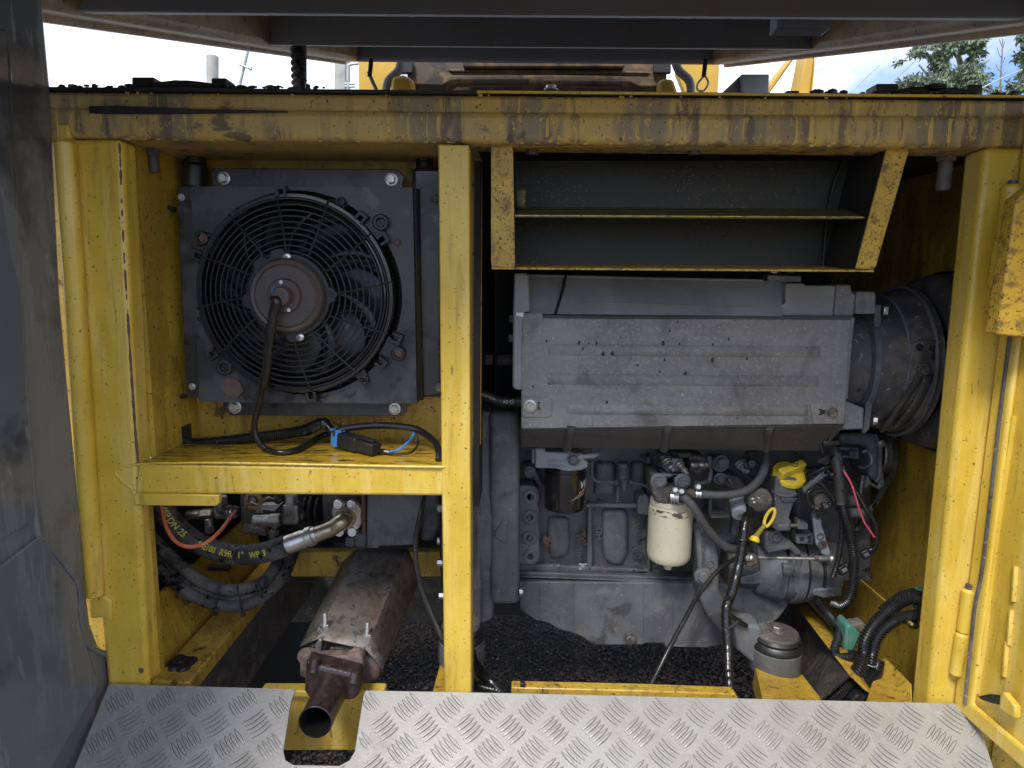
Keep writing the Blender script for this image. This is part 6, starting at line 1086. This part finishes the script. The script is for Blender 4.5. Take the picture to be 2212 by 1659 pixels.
t = thing('stamped_clip_plates', 'two small dull steel plates with bolts in the dark gap left of the cowl', 'plates', C(150, 750, .5))
for x0, x1 in [(70, 232), (258, 400)]:
    o = MB().pp([cC(x0, 715), cC(x1, 710), cC(x1, 785), cC(x0, 790)], .42, .01).obj('plate', m_rust, t, .002); bolt(t, C((x0+x1)/2+(10 if x0 > 200 else -2), 748, .42), .010, m_engd)
# looms by the floor, right
zz = lambda x, y, Y: P(*cG(x, y), Y)
conduit([zz(1560, 235, .10), zz(1470, 225, .12), zz(1380, 260, .14), zz(1280, 340, .15), zz(1200, 430, .15), zz(1150, 530, .14), zz(1145, 610, .13), zz(1120, 690, .11), zz(1050, 780, .09), zz(970, 860, .07), zz(890, 930, .05)], .0122, 'upper of the two fat conduits arching out of the right post to the floor', .0052)
conduit([zz(1560, 350, .10), zz(1470, 348, .12), zz(1380, 370, .135), zz(1290, 430, .14), zz(1230, 510, .14), zz(1205, 600, .135), zz(1190, 680, .12)], .0105, 'lower of the two fat conduits arching out of the right post', .0052)
conduit([zz(1480, 200, .14), zz(1410, 215, .16), zz(1340, 260, .17), zz(1270, 320, .18)], .0095, 'conduit half hidden behind the fat arching pair', .0048)
conduit([zz(830, 230, .36), zz(900, 320, .32), zz(950, 380, .28), zz(985, 430, .25), zz(975, 500, .22), zz(955, 570, .19), zz(975, 620, .17), zz(1040, 625, .15), zz(1090, 600, .14)], .0082, 'conduit descending along the floor rail and curling toward the fat pair', .0046)
conduit([zz(800, 245, .38), zz(880, 335, .34), zz(940, 400, .30), zz(960, 440, .28)], .0078, 'conduit hugging the floor rail under the gear pump', .0046); conduit([zz(1000, 395, .28), zz(1020, 430, .26), zz(1040, 480, .25)], .0062, 'short conduit stub entering the green block', .0040)
tag(MB().tube([zz(1230, 640, .14), zz(1220, 720, .13), zz(1180, 790, .11), zz(1120, 850, .09), zz(1050, 930, .07)], .0165, 14, step=.01, wob=.1).obj('taped_hose', m_tape), 'thick taped hose lying on the floor under the arching conduits', 'hose')
MBt = MB(); MBt.torus(zz(1172, 640, .128), (.3, -.2, 1), .020, .0012, 28, 6); tag(MBt.obj('cable_tie', m_galv), 'pale cable tie holding the fat conduits together', 'cable tie')
t = thing('green_block', 'chipped green plastic block on the floor behind the arching conduits', 'block', zz(1070, 520, .22)); MB().pp([cG(1032, 420), cG(1060, 405), cG(1130, 470), cG(1110, 520), cG(1085, 590), cG(1015, 585)], .21, .05).obj('block_body', m_grn, t, .005); MB().pp([cG(1034, 416), cG(1150, 398), cG(1180, 440), cG(1125, 462)], .235, .03).obj('block_top', m_engd, t, .003)
tag(MB().pp([cG(1512, 182), cG(1560, 180), cG(1560, 210), cG(1515, 208)], .13, .02).obj('green_tag', m_grn, None, .002), 'small green tape end at the top of the fat conduit by the right post', 'tape'); tag(MB().pp([cG(1500, 288), cG(1560, 290), cG(1560, 320), cG(1502, 318)], .13, .02).obj('green_tag', m_grn, None, .002), 'small green tape end between the two fat conduits', 'tape')
t = tag(MB().cyl(zz(1450, 405, .12), zz(1500, 400, .12), .010, n=14, ch=.002).obj('grommet', m_blk), 'black grommet below the lower fat conduit', 'grommet')
# loom at the foot of the middle post
tag(MB().tube([cF_ for cF_ in [P(*cF(395, 560), .12), P(*cF(420, 640), .10), P(*cF(470, 720), .08), P(*cF(530, 780), .06), P(*cF(580, 830), .05), P(*cF(610, 900), .04)]], .0105, 14, step=.006, wob=.2).obj('taped_loom', m_tape), 'wet taped loom bulging out beside the foot of the middle post', 'wiring loom')
conduit([P(*cF(395, 805), .06), P(*cF(440, 815), .055), P(*cF(520, 835), .05), P(*cF(600, 855), .045), P(*cF(650, 900), .04)], .0095, 'conduit peeping over the step beside the middle post foot', .0046)
tag(MB().pp([cF(735, 800), cF(768, 803), cF(768, 828), cF(735, 825)], .03, .01).obj('cable_clip', m_blk, None, .001), 'small black clip on the yellow front sill', 'clip')
